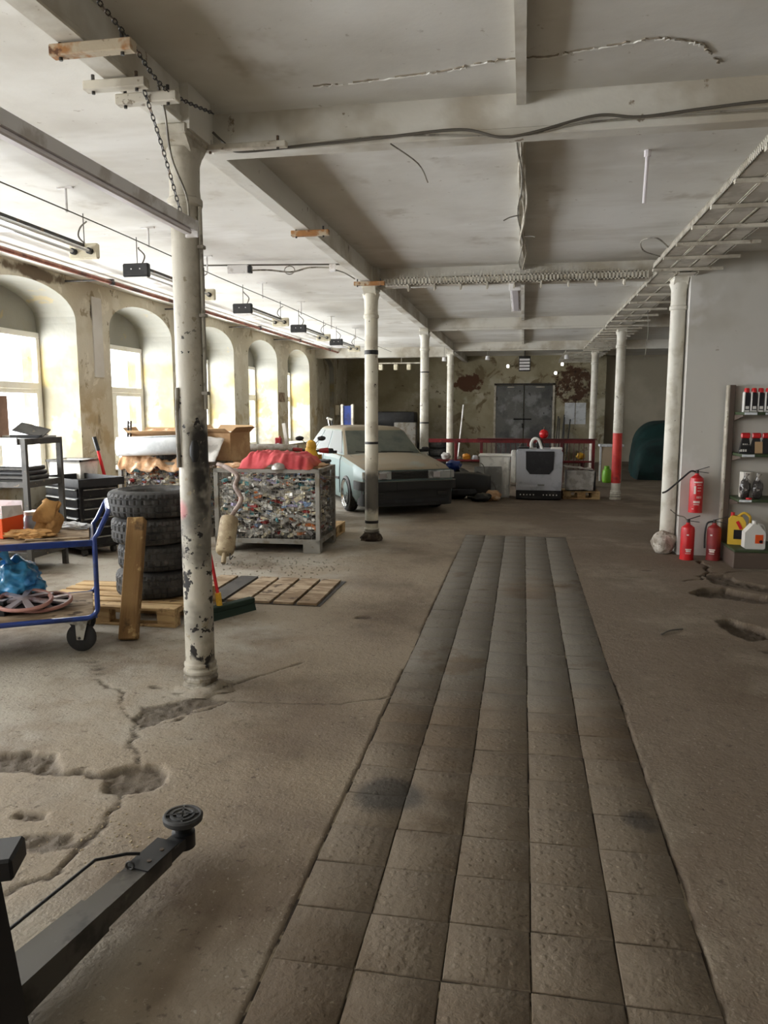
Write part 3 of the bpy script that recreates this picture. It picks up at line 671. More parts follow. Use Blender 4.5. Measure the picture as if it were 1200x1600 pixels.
# cross rail with junction box in the window bay
t = thing('conduit_rail', 'thin conduit rail with junction boxes crossing the window bay ceiling', 'conduit', (0, 8.35, 3.2))
MB().tube([(-3.75,0,.03),(-1.9,.25,.03)], .009, 8).build('rail', 'cable_dark', t)
MB().bx(-3.30,-3.06,.0,.06,-.07,.02,.006).build('junction_box', 'lamp_white', t)
MB().bx(-3.06,-3.02,.0,.06,-.07,.01,.006).build('box_socket', 'black_plastic', t)
MB().tube(spline([(-3.02,.03,-.04),(-2.85,.1,-.03),(-2.6,.15,-.05),(-2.4,.2,.0),(-2.15,.2,-.01)],6), .010, 6).build('cable', 'cable_grey', t)
MB().tube([(-2.62+.06*math.cos(a),.15,-.03+.045*math.sin(a)) for a in [k*math.pi/6 for k in range(12)]], .006, 6, True).build('cable_ring', 'cable_grey', t)
MB().bx(-2.17,-2.10,.18,.24,-.05,.03,.004).build('junction_box', 'lamp_white', t)
MB().tube(spline([(-2.12,.2,-.03),(-2.0,.2,-.07),(-1.88,.2,-.14)],5), .008, 6).build('cable_end', 'cable_dark', t)
# far ceiling fittings
t = thing('unit_heater', 'dark box heater hanging from the ceiling in front of the metal door', 'heater', (0, 20.6, 2.62))
MB().bx(-.15,.15,-.12,.12,0,.38,.015).build('case', 'steel_dark', t)
for z in (.05,.13,.21,.29): MB().box((0,-.125,z),(.26,.02,.05),(R(25),0,0)).build('louvre', 'lamp_white', t)
MB().cyl((0,0,.38),(0,0,.68),.01,8).build('hanger_rod', 'steel_dark', t)
for i, (x, y, z, s) in enumerate(((-2.08,20.3,2.88,'over the slim white column'),(-.95,20.3,2.9,'between the slim column and the heater'),(1.05,20.3,2.9,'between the heater and the far tray'),(3.75,18.5,2.80,'over the covered car'))):
    t = thing('pendant_lamp', 'small pendant lamp hanging ' + s, 'lamp', (x, y, z), group='small far pendant lamps')
    MB().lathe([(0,.10),(.05,.10),(.06,0),(.055,0),(.045,.08),(0,.08)], 14).build('shade', 'lamp_white', t)
    MB().cyl((0,0,.1),(0,0,Z_CEIL-z),.005,6).build('cord', 'cable_dark', t)
for (x, y, z, s) in ((-.50,23.9,2.93,'at the top of the wall above the metal door'),(.93,24.0,2.72,'beside the brick patch above the metal door'),(1.12,24.0,2.98,'highest, by the end of the far cable ladder')):
    t = thing('spot_bulb', 'small lit bulb ' + s, 'bulb', (x, y, z), group='lit bulbs on the far wall')
    MB().lathe([(0,-.05),(.03,-.045),(.045,0),(.03,.045),(0,.05)], 12).build('globe', 'bright_bulb', t)
    MB().bx(-.02,.02,.03,Y_BACK-y,-.02,.02).build('holder', 'black_plastic', t)
m = thing('ceiling_spot_bar', 'white bar with spotlights under the far window bay ceiling', 'lamp', (-4.2, 20.2, 2.72))
MB().bx(0,1.5,-.02,.02,.10,.13).build('bar', 'galv_white', m)
for x in (.12,.45,.85,1.2): MB().bx(x-.05,x+.05,-.05,.05,-.06,.09,.012).build('spotlight', 'beige_plastic', m)
for x in (.3,1.0): MB().cyl((x,0,.13),(x,0,.56),.006,6).build('hanger_rod', 'galv_white', m)

# flaking crack across the near ceiling
def ribbon(pts, w0, z, seed):
    m = MB(); P = spline(pts, 10); n = len(P)
    for i in range(n-1):
        a, b = P[i], P[i+1]; t = (b-a).normalized(); s = Vector((t.y,-t.x,0))
        wa = w0*max(.12, .6+1.6*nz(i*.7,seed,0)); wb = w0*max(.12, .6+1.6*nz((i+1)*.7,seed,0))
        ja, jb = s*(.02*nz(i*.9,seed,5)), s*(.02*nz((i+1)*.9,seed,5))
        if nz(i*.23,seed,9) < -.16: continue
        v = [a+ja-s*wa, a+ja+s*wa, b+jb+s*wb, b+jb-s*wb]; m.add([(p.x,p.y,z+.006) for p in v]+[(p.x,p.y,z) for p in v], [(0,1,2,3),(7,6,5,4),(0,4,5,1),(1,5,6,2),(2,6,7,3),(3,7,4,0)])
    return m
ceil = bpy.data.objects['ceiling']
CR = [(-1.11,4.07,0),(-.87,4.06,0),(-.6,4.03,0),(-.41,4.01,0),(-.26,3.96,0),(-.09,3.94,0),(.09,3.945,0),(.2,3.91,0),(.37,3.88,0),(.53,3.85,0),(.65,3.88,0),(.775,3.95,0)]
material('flake_white', (240,238,232), .9, coord='world'); material('flake_dark', (150,140,124), .9, coord='world')
ribbon(CR, .005, Z_CEIL-.008, 2.0).build('plaster_flake','flake_white',ceil)['kind'] = 'stuff'
ribbon([(x,y-.010,z) for x,y,z in CR], .004, Z_CEIL-.006, 7.0).build('plaster_crack','flake_dark',ceil)['kind'] = 'stuff'
ribbon([(.775,3.95,0),(.83,4.05,0),(.90,4.17,0)], .005, Z_CEIL-.007, 4.0).build('plaster_crack','flake_dark',ceil)['kind'] = 'stuff'
ribbon([(-1.3,9.9,0),(-.8,9.7,0),(-.3,9.85,0)], .016, Z_CEIL-.008, 5.0).build('plaster_flake','flake_dark',ceil)['kind'] = 'stuff'
# ---------------------------------------------------------------- materials of the clutter
material('rubber', (48,47,46), 0.7, layers=[dict(c=(76,74,71), s=6, lo=.45, hi=.65), dict(c=(110,106,98), s=14, lo=.60, hi=.72, amt=.5)], bump=[(50,.2,.003)])
material('rubber_dark', (34,33,33), 0.7, layers=[dict(c=(52,50,48), s=6, lo=.5, hi=.65)])
material('pallet_wood', (196,166,120), 0.85, layers=[dict(c=(158,126,84), s=2, lo=.45, hi=.6, st=(1,9,9)), dict(c=(116,90,60), s=7, lo=.58, hi=.7)], bump=[(16,.3,.006)])
material('old_plank', (142,110,68), 0.85, layers=[dict(c=(128,96,58), s=3, lo=.42, hi=.6, st=(6,6,.6)), dict(c=(92,70,44), s=6, lo=.55, hi=.66), dict(c=(182,152,104), s=9, lo=.6, hi=.68)], bump=[(10,.4,.008)])
material('ply_dirty', (172,152,126), 0.85, layers=[dict(c=(128,106,80), s=3, lo=.42, hi=.58, st=(1,3,1)), dict(c=(84,66,48), s=6, lo=.56, hi=.66)], bump=[(20,.2,.004)])
material('blue_enamel', (24,52,122), 0.32, layers=[dict(c=(16,36,88), s=5, lo=.5, hi=.65), dict(c=(110,110,118), s=22, lo=.68, hi=.71)], coat=.3)
material('zinc', (178,176,170), 0.4, metal=.7, layers=[dict(c=(140,136,128), s=9, lo=.5, hi=.62)])
material('grey_steel', (80,78,75), 0.5, metal=.2, layers=[dict(c=(62,60,58), s=5, lo=.48, hi=.62), dict(c=(132,118,98), s=16, lo=.64, hi=.7)])
material('cage_grey', (148,145,138), 0.6, metal=.15, layers=[dict(c=(122,112,98), s=5, lo=.48, hi=.62), dict(c=(100,76,54), s=14, lo=.62, hi=.68)])
material('orange_card', (236,88,22), 0.6); material('white_card', (226,230,234), 0.6, layers=[dict(c=(206,210,214), s=5, lo=.5, hi=.6)])
material('kraft_paper', (184,140,84), 0.8, layers=[dict(c=(140,100,54), s=5, lo=.46, hi=.62)], bump=[(8,.6,.02)])
material('cardboard', (196,162,122), 0.85, layers=[dict(c=(176,140,100), s=3, lo=.45, hi=.6)], bump=[(30,.1,.003)])
material('cardboard_shade', (170,136,116), 0.85, layers=[dict(c=(150,118,98), s=3, lo=.45, hi=.6)])
material('blue_bag', (74,164,222), 0.3, layers=[dict(c=(120,198,238), s=6, lo=.5, hi=.62), dict(c=(40,124,194), s=4, lo=.55, hi=.65)], bump=[(9,.7,.02)], coat=.4)
material('hubcap', (196,184,188), 0.4, layers=[dict(c=(150,120,120), s=7, lo=.5, hi=.62)], metal=.3)
material('hubcap_rim', (190,140,130), 0.45)
material('cloth_white', (226,228,232), 0.9, layers=[dict(c=(196,198,204), s=9, lo=.5, hi=.6)], bump=[(14,.5,.01)])
material('red_cloth', (190,70,76), 0.85, layers=[dict(c=(206,92,94), s=4, lo=.45, hi=.6), dict(c=(196,96,60), s=2.5, lo=.3, hi=.5, z=(.30,.48,2,3), ax=0, zw=.2)], bump=[(10,.4,.01)])
material('tan_cloth', (208,170,132), 0.9, layers=[dict(c=(184,140,100), s=5, lo=.45, hi=.6), dict(c=(226,200,170), s=6, lo=.55, hi=.65)], bump=[(9,.7,.02)])
material('bumper_white', (222,226,228), 0.4, layers=[dict(c=(196,200,202), s=3, lo=.45, hi=.6)])
material('clear_film', (224,222,218), 0.35, layers=[dict(c=(196,194,190), s=5, lo=.5, hi=.6)], coat=.3)
material('dark_red', (150,26,30), 0.45, layers=[dict(c=(112,20,26), s=5, lo=.5, hi=.6)])
material('bright_red', (206,26,32), 0.35, layers=[dict(c=(180,20,26), s=5, lo=.5, hi=.65)], coat=.2)
material('broom_green', (34,52,42), 0.9); material('yellow_plastic', (226,176,44), 0.5, layers=[dict(c=(200,150,40), s=6, lo=.5, hi=.6)])
material('green_plastic', (84,150,52), 0.5); material('amber', (226,150,40), .5)
material('muffler_tan', (176,160,130), 0.7, layers=[dict(c=(150,132,104), s=5, lo=.45, hi=.6), dict(c=(118,98,74), s=12, lo=.58, hi=.66)], bump=[(12,.3,.01)])
material('pipe_mauve', (160,142,134), 0.6, layers=[dict(c=(120,102,92), s=7, lo=.5, hi=.6)])
material('white_plastic', (230,228,222), 0.4, layers=[dict(c=(206,204,198), s=5, lo=.5, hi=.62)])
material('black_metal', (24,24,26), 0.4, metal=.2, layers=[dict(c=(52,50,48), s=6, lo=.52, hi=.64), dict(c=(88,84,78), s=20, lo=.66, hi=.7)])
material('jar_glass', (140,156,176), 0.15, coat=.6)

# ---------------------------------------------------------------- lift arm in the foreground
t = thing('vehicle_lift_arm', 'black vehicle lift arm with a round ribbed pad reaching in over the floor', 'lift arm', (0, 0, 0))
A0, A1 = Vector((-1.325, 1.50, .0)), Vector((-1.19, 2.36, .0)); D = (A1-A0).normalized(); SD = Vector((D.y, -D.x, 0))
def arm_prism(m, stations):                                     # (dist along, halfwidth, z0, z1)
    rows = []
    for (s, hw, z0, z1) in stations:
        c = A0 + D*s; rows.append([c-SD*hw+Vector((0,0,z0)), c+SD*hw+Vector((0,0,z0)), c+SD*hw+Vector((0,0,z1)), c-SD*hw+Vector((0,0,z1)), c-SD*hw+Vector((0,0,z0))])
    m.grid(rows); n = len(m.v)-5*len(rows)
    m.f += [(n+3,n+2,n+1,n)]; k = n+5*(len(rows)-1); m.f += [(k,k+1,k+2,k+3)]; return m
material('arm_worn', (84,80,73), .5, metal=.2, layers=[dict(c=(52,49,45), s=5, lo=.46, hi=.6), dict(c=(116,110,100), s=7, lo=.58, hi=.68)])
arm_prism(MB(), [(-.05,.062,.035,.135),(.10,.060,.035,.135),(.44,.050,.045,.125),(.46,.050,.045,.125)]).build('outer_tube', 'arm_worn', t)
arm_prism(MB(), [(.46,.044,.05,.118),(.80,.040,.055,.112)]).build('inner_tube', 'arm_worn', t)
arm_prism(MB(), [(.66,.045,.112,.118),(.84,.045,.112,.118)]).build('tip_plate', 'black_metal', t)
arm_prism(MB(), [(.80,.034,.055,.10),(.90,.030,.055,.095)]).build('tip_block', 'black_metal', t)
pc = A0 + D*.93
MB().lathe([(0,.045),(.042,.045),(.042,.10),(.030,.105),(.030,.125),(.036,.13),(.036,.14),(0,.14)], 20).build('pad_socket', 'black_metal', t, loc=pc)
MB().lathe([(0,.138),(.062,.138),(.070,.145),(.072,.160),(.066,.168),(.060,.168),(.058,.163),(.046,.163),(.044,.169),(.036,.169),(.034,.163),(.024,.163),(.022,.169),(.010,.169),(.008,.163),(0,.163)], 28).build('ribbed_pad', 'rubber', t, loc=pc)
for k in range(4):
    a = R(k*90+20); MB().box((.035*math.cos(a),.035*math.sin(a),.166),(.05,.006,.006),(0,0,a)).build('pad_rib','rubber',t,loc=pc)
for s in (.71,.78): MB().lathe([(0,.117),(.008,.117),(.008,.121),(0,.121)],10).build('bolt','steel_dark',t,loc=A0+D*s+SD*.015)
e0, e1, e2, e3, e4 = A0+D*.10-SD*.13+Vector((0,0,.10)), A0+D*.10-SD*.13+Vector((0,0,.145)), A0+D*.62-SD*.13+Vector((0,0,.145)), A0+D*.69-SD*.06+Vector((0,0,.14)), A0+D*.72-SD*.03+Vector((0,0,.13))
MB().tube([e0,e1,e1+D*.03,e2,e3,e4], .0055, 8).build('release_rod', 'black_metal', t)
MB().tube([A0+D*.12-SD*.13+Vector((0,0,.13)), A0+D*.20-SD*.05+Vector((0,0,.13))], .006, 8).build('rod_link', 'steel_dark', t)
MB().tube([A0+D*.655-SD*.02+Vector((.014*math.cos(a),0,.128+.014*math.sin(a))) for a in [k*math.pi/5 for k in range(10)]], .0035, 6, True).build('eyelet', 'steel_dark', t)
MB().lathe([(0,0),(.11,0),(.115,.02),(.11,.145),(.10,.152),(0,.152)], 28).build('pivot_disc', 'black_metal', t, loc=A0+D*-.06+SD*-.01)
MB().lathe([(0,.15),(.018,.15),(.018,.165),(0,.165)], 6).build('pivot_bolt', 'zinc', t, loc=A0+D*-.02+SD*.03)
t = thing('lift_carriage', 'black steel lift carriage post at the lower picture edge beside the lift arm', 'lift post', (0,0,0))
MB().prism([(-1.55,.02),(-1.04,.02),(-1.075,.30),(-1.115,.60),(-1.55,.60)], 1.27, 1.385, 'y').build('post', 'black_metal', t)
MB().bar((-1.5,1.22,.635),(-1.055,1.375,.655), .10, .05, ch=.006).build('arm_bracket', 'black_metal', t)
MB().prism([(1.20,0),(1.39,0),(1.39,.02),(1.20,.02)], -1.66, -1.02, 'x').build('base_plate', 'black_metal', t)

# ---------------------------------------------------------------- tyres, pallet, plank
def tyre_mesh(Ro, Ri, wd, n=60, blocks=True):
    if blocks: n = n*2//4*4
    h = wd/2
    prof = [(Ri,-h*.62,0),(Ri+.012,-h*.80,0),(Ri+(Ro-Ri)*.45,-h*1.0,0),(Ro-.035,-h*.93,0),(Ro-.010,-h*.80,1),(Ro-.002,-h*.62,1),(Ro,-h*.52,2),(Ro-.009,-h*.50,0),(Ro-.009,-h*.44,0),(Ro,-h*.42,2),(Ro,-h*.10,2),(Ro-.009,-h*.08,0)]
    prof = prof + [(r,-z,k) for r, z, k in reversed(prof)] + [(Ri,0,0)]
    vs = []; fs = []; k = len(prof)
    for j in range(n):
        a = 2*math.pi*j/n
        for (r, z, kd) in prof:
            q = r - (.009 if (blocks and ((kd == 1 and j % 4 == 0) or (kd == 2 and (j + (2 if z > 0 else 0)) % 4 == 0))) else 0)
            vs.append((q*math.cos(a), q*math.sin(a), z))
    for j in range(n):
        for i in range(k): fs.append((j*k+i, ((j+1) % n)*k+i, ((j+1) % n)*k+(i+1) % k, j*k+(i+1) % k))
    return MB().add(vs, fs)
TC = (-2.90, 5.66); tw = .212
for i, (s, Ro) in enumerate((('bottom',.325),('second lowest',.315),('second highest',.325),('topmost, widest',.345))):
    o = tyre_mesh(Ro, .20, tw, 72).build('used_car_tyre', 'rubber', ang=30, loc=(TC[0]+[0,.01,-.015,-.02][i], TC[1]+[0,.01,-.01,0][i], .146+tw*(i+.5)))
    o.rotation_euler = (0,0,i*.7)
    tag(o, '%s used car tyre of the stack on the pallet' % s, 'tyre', 'stacked tyres on the pallet')
def pallet(loc, rz, label, L_=1.2, W_=.8):
    t = thing('wooden_pallet', label, 'pallet', loc, rz)
    for i in range(5): w_ = .145 if i % 2 == 0 else .10; y = -W_/2+.0725+i*(W_-.145)/4; MB().bx(-L_/2,L_/2,y-w_/2,y+w_/2,.122,.144,.003).build('top_board','pallet_wood',t)
    for i in range(3): x = -L_/2+.0725+i*(L_-.145)/2; MB().bx(x-.0725,x+.0725,-W_/2,W_/2,.10,.122).build('cross_board','pallet_wood',t)
    for j in range(3):
        y = -W_/2+.05+j*(W_-.10)/2
        MB().bx(-L_/2,L_/2,y-.05,y+.05,0,.022,.003).build('bottom_board','pallet_wood',t)
        for i in range(3): x = -L_/2+.0725+i*(L_-.145)/2; MB().bx(x-.0725,x+.0725,y-.05,y+.05,.022,.10,.004).build('block','pallet_wood',t)
    return t
pallet((-3.13,5.55,0), R(1), 'pale wooden pallet under the stack of tyres')
pk = MB().bx(-.062,.062,-.045,.045,0,.90,.006)
o = tag(pk.build('timber_beam','old_plank',loc=(-2.72,4.83,0)), 'thick old timber leaning upright against the tyre stack', 'timber'); o.rotation_euler = (R(-25),R(-1.0),R(12))

# ---------------------------------------------------------------- blue trolley and its load
TA = R(31.3)
def TW(x, y, z=0.0): return (-2.745+x*math.cos(TA)-y*math.sin(TA), 4.50+x*math.sin(TA)+y*math.cos(TA), z)
t = thing('platform_trolley', 'blue steel platform trolley with two wooden decks', 'trolley', TW(0,0), TA)
ty0, ty1, tx0, tx1, zl, zu = 0.0, .74, -1.45, 0.0, .265, .765
for (z, nm) in ((zl,'lower_deck'),(zu,'upper_deck')):
    MB().bx(tx0+.02,tx1-.03,ty0+.02,ty1-.02,z-.012,z+.006,.003).build(nm,'ply_dirty',t)
MB().tube([(tx0,ty0,zl-.01),(tx1-.07,ty0,zl-.01)]+[(tx1-.07+.07*math.sin(a),ty0,zl+.06-.07*math.cos(a)) for a in (.4,.8,1.2,1.57)]+[(tx1,ty0,zu+.02),(tx1+.025,ty0,zu+.05),(tx1+.085,ty0+.02,zu+.17),(tx1+.095,ty0+.05,zu+.19),(tx1+.095,ty1-.05,zu+.19),(tx1+.085,ty1-.02,zu+.17),(tx1+.025,ty1,zu+.05),(tx1,ty1,zu+.02),(tx1,ty1,zl+.06)]+[(tx1-.07+.07*math.sin(a),ty1,zl+.06-.07*math.cos(a)) for a in (1.2,.8,.4)]+[(tx1-.07,ty1,zl-.01),(tx0,ty1,zl-.01)], .017, 10).build('tube_frame','blue_enamel',t)
for y in (ty0, ty1): MB().bx(tx0,tx1,y-.012,y+.012,zu-.030,zu+.012,.004).build('deck_rail','blue_enamel',t)
MB().bx(tx1-.024,tx1-.004,ty0,ty1,zu-.030,zu+.012,.004).build('deck_rail','blue_enamel',t)
MB().bx(tx1-.02,tx1-.004,ty0,ty1,zl-.015,zl+.008).build('deck_rail','blue_enamel',t)
for (x, y) in ((-.13,.13),(-.13,.61),(-1.30,.13),(-1.30,.61)):
    c = bpy.data.objects.new('caster', None); COL.objects.link(c); c.parent = t; c.location = (x,y,0); c.rotation_euler = (0,0,R(-22))
    MB().lathe([(0,-.022),(.03,-.022),(.085,-.020),(.098,-.012),(.098,.012),(.085,.020),(.03,.022),(0,.022)],28,Matrix.Translation((.02,0,.098)) @ Matrix.Rotation(R(90),4,'X')).build('wheel','rubber_dark',c)
    m = MB()
    for s in (-.034,.034): m.prism([(-.10,.238),(.085,.238),(.075,.20),(.045,.085),(.0,.085),(-.005,.19),(-.09,.205)], s-.002, s+.002, 'y')
    m.bx(-.10,.085,-.036,.036,.232,.242); m.build('fork','zinc',c)
    MB().cyl((.02,-.042,.098),(.02,.042,.098),.009,8).build('axle','steel_dark',c)
# upper deck load
zt = zu+.008
t = thing('open_carton', 'orange and white open carton on the trolley', 'carton', TW(-.62,.42,zt), R(4))
MB().bx(-.20,.13,-.12,.12,0,.135,.004).build('carton_body','orange_card',t)
MB().prism([(-.20,.135),(.13,.135),(.10,.275),(-.20,.275)], -.122,-.118,'y').build('flap','white_card',t)
MB().prism([(-.12,.135),(.12,.135),(.10,.20),(-.12,.22)], .128,.132,'x').build('flap','white_card',t)
MB().prism([(-.20,.135),(.13,.135),(.13,.23),(-.20,.23)], .118,.122,'y').build('flap','white_card',t)
def crumple(rows, amp, s, seed):
    return [[Vector(p)+Vector((nz(p[0]*s+seed,p[1]*s,p[2]*s),nz(p[0]*s,p[1]*s+seed,p[2]*s),nz(p[0]*s,p[1]*s,p[2]*s+seed)))*amp for p in r] for r in rows]
def bag(w_, d, h, seed, amp, s, taper=.8, n=20, kz=9):
    rows = []
    for k in range(kz+1):
        z = h*k/kz; f = 1-(1-taper)*k/kz; rows.append([(w_/2*f*abs(math.cos(a))**.5*(1 if math.cos(a) > 0 else -1), d/2*f*abs(math.sin(a))**.5*(1 if math.sin(a) > 0 else -1), z) for a in [2*math.pi*j/n for j in range(n+1)]])
    rows = crumple(rows, amp, s, seed)
    for r in rows: r[-1] = r[0]
    m = MB().grid(rows); m.f.append(tuple(range(n))[::-1]); return m
o = tag(bag(.17,.11,.23,3,.05,13,.7,28,16).build('paper_bag','kraft_paper',ang=25,loc=TW(-.30,.36,zt-.004)), 'crumpled brown paper bag standing on the trolley', 'paper bag'); o.rotation_euler = (0,R(10),R(15))
o = tag(lump(0,0,.030,.16,.08,.032,5,.35,4,3.2).build('wrapping_paper','kraft_paper',ang=25,loc=TW(-.40,.22,zt)), 'flattened brown wrapping paper in front of the carton', 'wrapping paper'); o.rotation_euler = (0,0,R(10))
t = thing('glass_jar', 'small clear grey jar between the carton and the paper bag', 'jar', TW(-.40,.52,zt))
MB().lathe([(0,0),(.05,0),(.053,.01),(.053,.10),(.045,.115),(.045,.13),(0,.13)],18).build('jar_body','jar_glass',t); MB().lathe([(0,.12),(.049,.12),(.049,.145),(0,.145)],18).build('lid','zinc',t)
tag(MB().bx(-.42,-.03,.09,.64,0,.012,.004).build('fibre_board','ply_dirty',loc=TW(0,0,zt-.001)), 'worn tan board lying on the upper trolley deck', 'board').rotation_euler = (0,0,TA)
o = tag(lump(0,0,.018,.12,.06,.026,9,.5,4,3.4).build('crumpled_rag','cloth_white',ang=40,loc=TW(-.14,.50,zt+.012)), 'crumpled white rag on the trolley beside its handle', 'rag')
# lower deck load
zt = zl+.007
t = thing('plastic_bag', 'knotted light blue plastic bag on the lower trolley deck', 'plastic bag', TW(-.54,.52,zt))
bb = lump(0,0,.15,.20,.16,.17,7,.30,5,2.6); bb.v = [(a,b,max(c,0)) for a,b,c in bb.v]; bb.build('bag_body','blue_bag',t,ang=70)
MB().tube(spline([(.02,-.04,.26),(.0,-.05,.32),(-.03,-.06,.38)],4),[.05,.035,.03,.024,.02,.022,.03,.038,.045][:9],10).build('knot','blue_bag',t)
t = thing('parts_crate', 'shallow black crate with white papers on the lower trolley deck', 'crate', TW(-.72,.34,zt), R(8))
m = MB(); m.bx(-.2,.20,-.10,.10,0,.012); m.bx(-.2,.20,-.10,-.09,0,.10); m.bx(-.2,.20,.09,.10,0,.10); m.bx(.19,.20,-.10,.10,0,.10); m.bx(-.2,-.19,-.10,.10,0,.10); m.build('crate_body','black_plastic',t)
MB().box((-.02,0,.09),(.30,.15,.012),(R(5),R(3),.2)).build('papers','white_card',t)
t = thing('storage_box', 'orange box behind the blue bag on the lower trolley deck', 'box', TW(-.93,.52,zt), R(5)); MB().bx(-.2,.16,-.06,.06,0,.36,.006).build('box_body','orange_card',t); MB().bx(-.21,.17,-.065,.065,.36,.38,.004).build('lid','old_plank',t)
def wheel_trim(loc, rx, ry, rz, label):
    t = thing('wheel_trim', label, 'wheel trim', loc, rz, 'loose wheel trims', rx, ry)
    MB().lathe([(.155,0),(.182,0),(.185,.012),(.176,.022),(.160,.018),(.155,.008)],40).build('rim_ring','hubcap_rim',t)
    for k in range(7):
        a = 2*math.pi*k/7; u = Vector((math.cos(a),math.sin(a),0)); v = Vector((-u.y,u.x,0))
        P = [u*.035-v*.017, u*.035+v*.017, u*.168+v*.024, u*.168-v*.024]
        m = MB(); m.add([p+Vector((0,0,z)) for z in (.008,.028) for p in (P[0],P[1])] + [p+Vector((0,0,z)) for z in (.002,.018) for p in (P[2],P[3])], [(0,1,3,2),(4,5,7,6),(1,4,6,3),(5,0,2,7),(2,3,6,7),(0,5,4,1)]); m.build('spoke','hubcap',t)
    MB().lathe([(0,.0),(.045,.004),(.045,.026),(.03,.034),(0,.035)],20).build('hub','hubcap',t)
    MB().lathe([(0,-.004),(.156,-.002),(.156,.0),(0,.0)],28).build('back_plate','black_plastic',t)
    return t
wheel_trim(TW(-.46,.24,zt+.075), R(9), R(4), .2, 'silver pink multi spoke wheel trim on top of the trim pile on the trolley')
wheel_trim(TW(-.34,.33,zt+.030), R(4), R(-6), 1.0, 'grey spoked wheel trim underneath the upper one on the trolley')

# ---------------------------------------------------------------- metal rack by the first window
t = thing('metal_rack', 'grey metal shelving rack in front of the first window', 'rack', (0,0,0))
rx0, rx1, ry0, ry1 = -5.60, -4.75, 6.65, 7.22
for x in (rx0, rx1):
    for y in (ry0, ry1): MB().bx(x-.025,x+.025,y-.02,y+.02,0,1.34).build('upright','grey_steel',t)
for z in (.16,.86,1.28): MB().bx(rx0-.02,rx1+.02,ry0-.015,ry1+.015,z,z+.06,.004).build('shelf','grey_steel',t)
def carton(name, label, loc, d, rz=0, mat='cardboard', tape=True, cat='carton', open_=False, rx=0):
    t = thing(name, label, cat, loc, rz, rx=rx)
    if not open_:
        MB().bx(-d[0]/2,d[0]/2,-d[1]/2,d[1]/2,0,d[2],.004).build('carton_body',mat,t)
        if tape: MB().bx(-.025,.025,-d[1]/2-.001,d[1]/2+.001,d[2]*.6,d[2]+.001).build('tape','tan_cloth',t)
    else:
        a,b,h = d[0]/2,d[1]/2,d[2]; m = MB(); m.bx(-a,a,-b,b,0,.006); m.bx(-a,a,-b,-b+.005,0,h); m.bx(-a,a,b-.005,b,0,h); m.bx(-a,-a+.005,-b,b,0,h); m.bx(a-.005,a,-b,b,0,h); m.build('carton_body',mat,t)
        for (c,dd,r) in (((0,-b-.06,h+.03),(2*a,.13,.005),(R(-28),0,0)),((0,b+.05,h+.05),(2*a,.13,.005),(R(40),0,0)),((a+.05,0,h+.04),(.12,2*b,.005),(0,R(-38),0)),((-a-.05,0,h+.05),(.13,2*b,.005),(0,R(45),0))):
            MB().box(c,dd,r).build('flap',mat,t)
    return t
carton('tall_carton','tall brown carton standing on top of the metal rack',(-5.36,6.95,1.34),(.30,.26,.42),.1,'cardboard_shade')
t = thing('instrument_case','dark flat open case on top of the rack', 'case', (-4.92,6.98,1.34),.2); MB().bx(-.15,.15,-.1,.1,0,.03,.004).build('case_base','black_plastic',t); MB().box((.02,.02,.075),(.30,.2,.012),(R(22),R(14),0)).build('case_lid','grey_steel',t)
tag(MB().bx(-.10,.10,-.006,.006,0,.075).build('paper_notice','white_card',loc=(-4.90,6.62,1.275)), 'white printed notice hanging on the front of the rack', 'notice')
tag(MB().bx(-.30,.30,-.12,.12,0,.02,.004).build('plastic_board','white_plastic',loc=(-5.06,7.08,1.34)), 'flat pale panel lying on top of the rack beside the tall carton', 'panel')
carton('small_carton','small tan carton on the middle shelf of the rack',(-5.42,6.85,.92),(.26,.25,.16),0)
t = thing('bundled_blanket','dark grey folded bundle on the middle shelf of the rack','bundle',(-5.02,6.98,.92))
for i in range(3): MB().bx(-.20+i*.01,.20-i*.02,-.16,.16,i*.045,i*.045+.042,.012).build('fold',['grey_steel','black_plastic','grey_steel'][i],t)
tag(MB().bx(-.10,.10,-.14,.14,0,.07,.008).build('red_tool_case','dark_red',loc=(-5.02,6.9,.222)), 'dark red tool case under the middle rack shelf', 'case')
t = thing('grease_gun','red machine part standing behind the orange carton','machine part',(-5.02,7.08,.22)); MB().bx(-.06,.06,-.06,.06,0,.36,.01).build('body','dark_red',t); MB().bx(-.04,.30,-.05,.05,.10,.18,.01).build('arm','dark_red',t); MB().bx(-.02,.28,-.055,.055,.18,.19).build('trim_strip','white_card',t)
t = thing('watering_bottle','green bottle standing on the lower rack shelf','bottle',(-5.40,6.80,.22)); MB().lathe([(0,0),(.09,0),(.095,.02),(.095,.30),(.05,.36),(.03,.38),(.03,.42),(0,.42)],18).build('bottle_body','green_plastic',t); MB().lathe([(0,.42),(.035,.42),(.035,.46),(0,.46)],14).build('cap','black_plastic',t)
tag(lump(0,0,.06,.18,.14,.07,12,.4,3,2).build('cable_heap','black_plastic',ang=50,loc=(-4.90,6.82,.30)), 'black heap of cable on the lower rack shelf', 'cable heap')
tag(MB().box((-5.22,6.98,.30),(.34,.26,.012),(R(8),R(-5),.1)).box((-5.18,6.94,.33),(.30,.22,.010),(R(14),R(3),.3)).build('paper_sheets','white_card'), 'white paper sheets slumped on the lower rack shelf', 'paper')

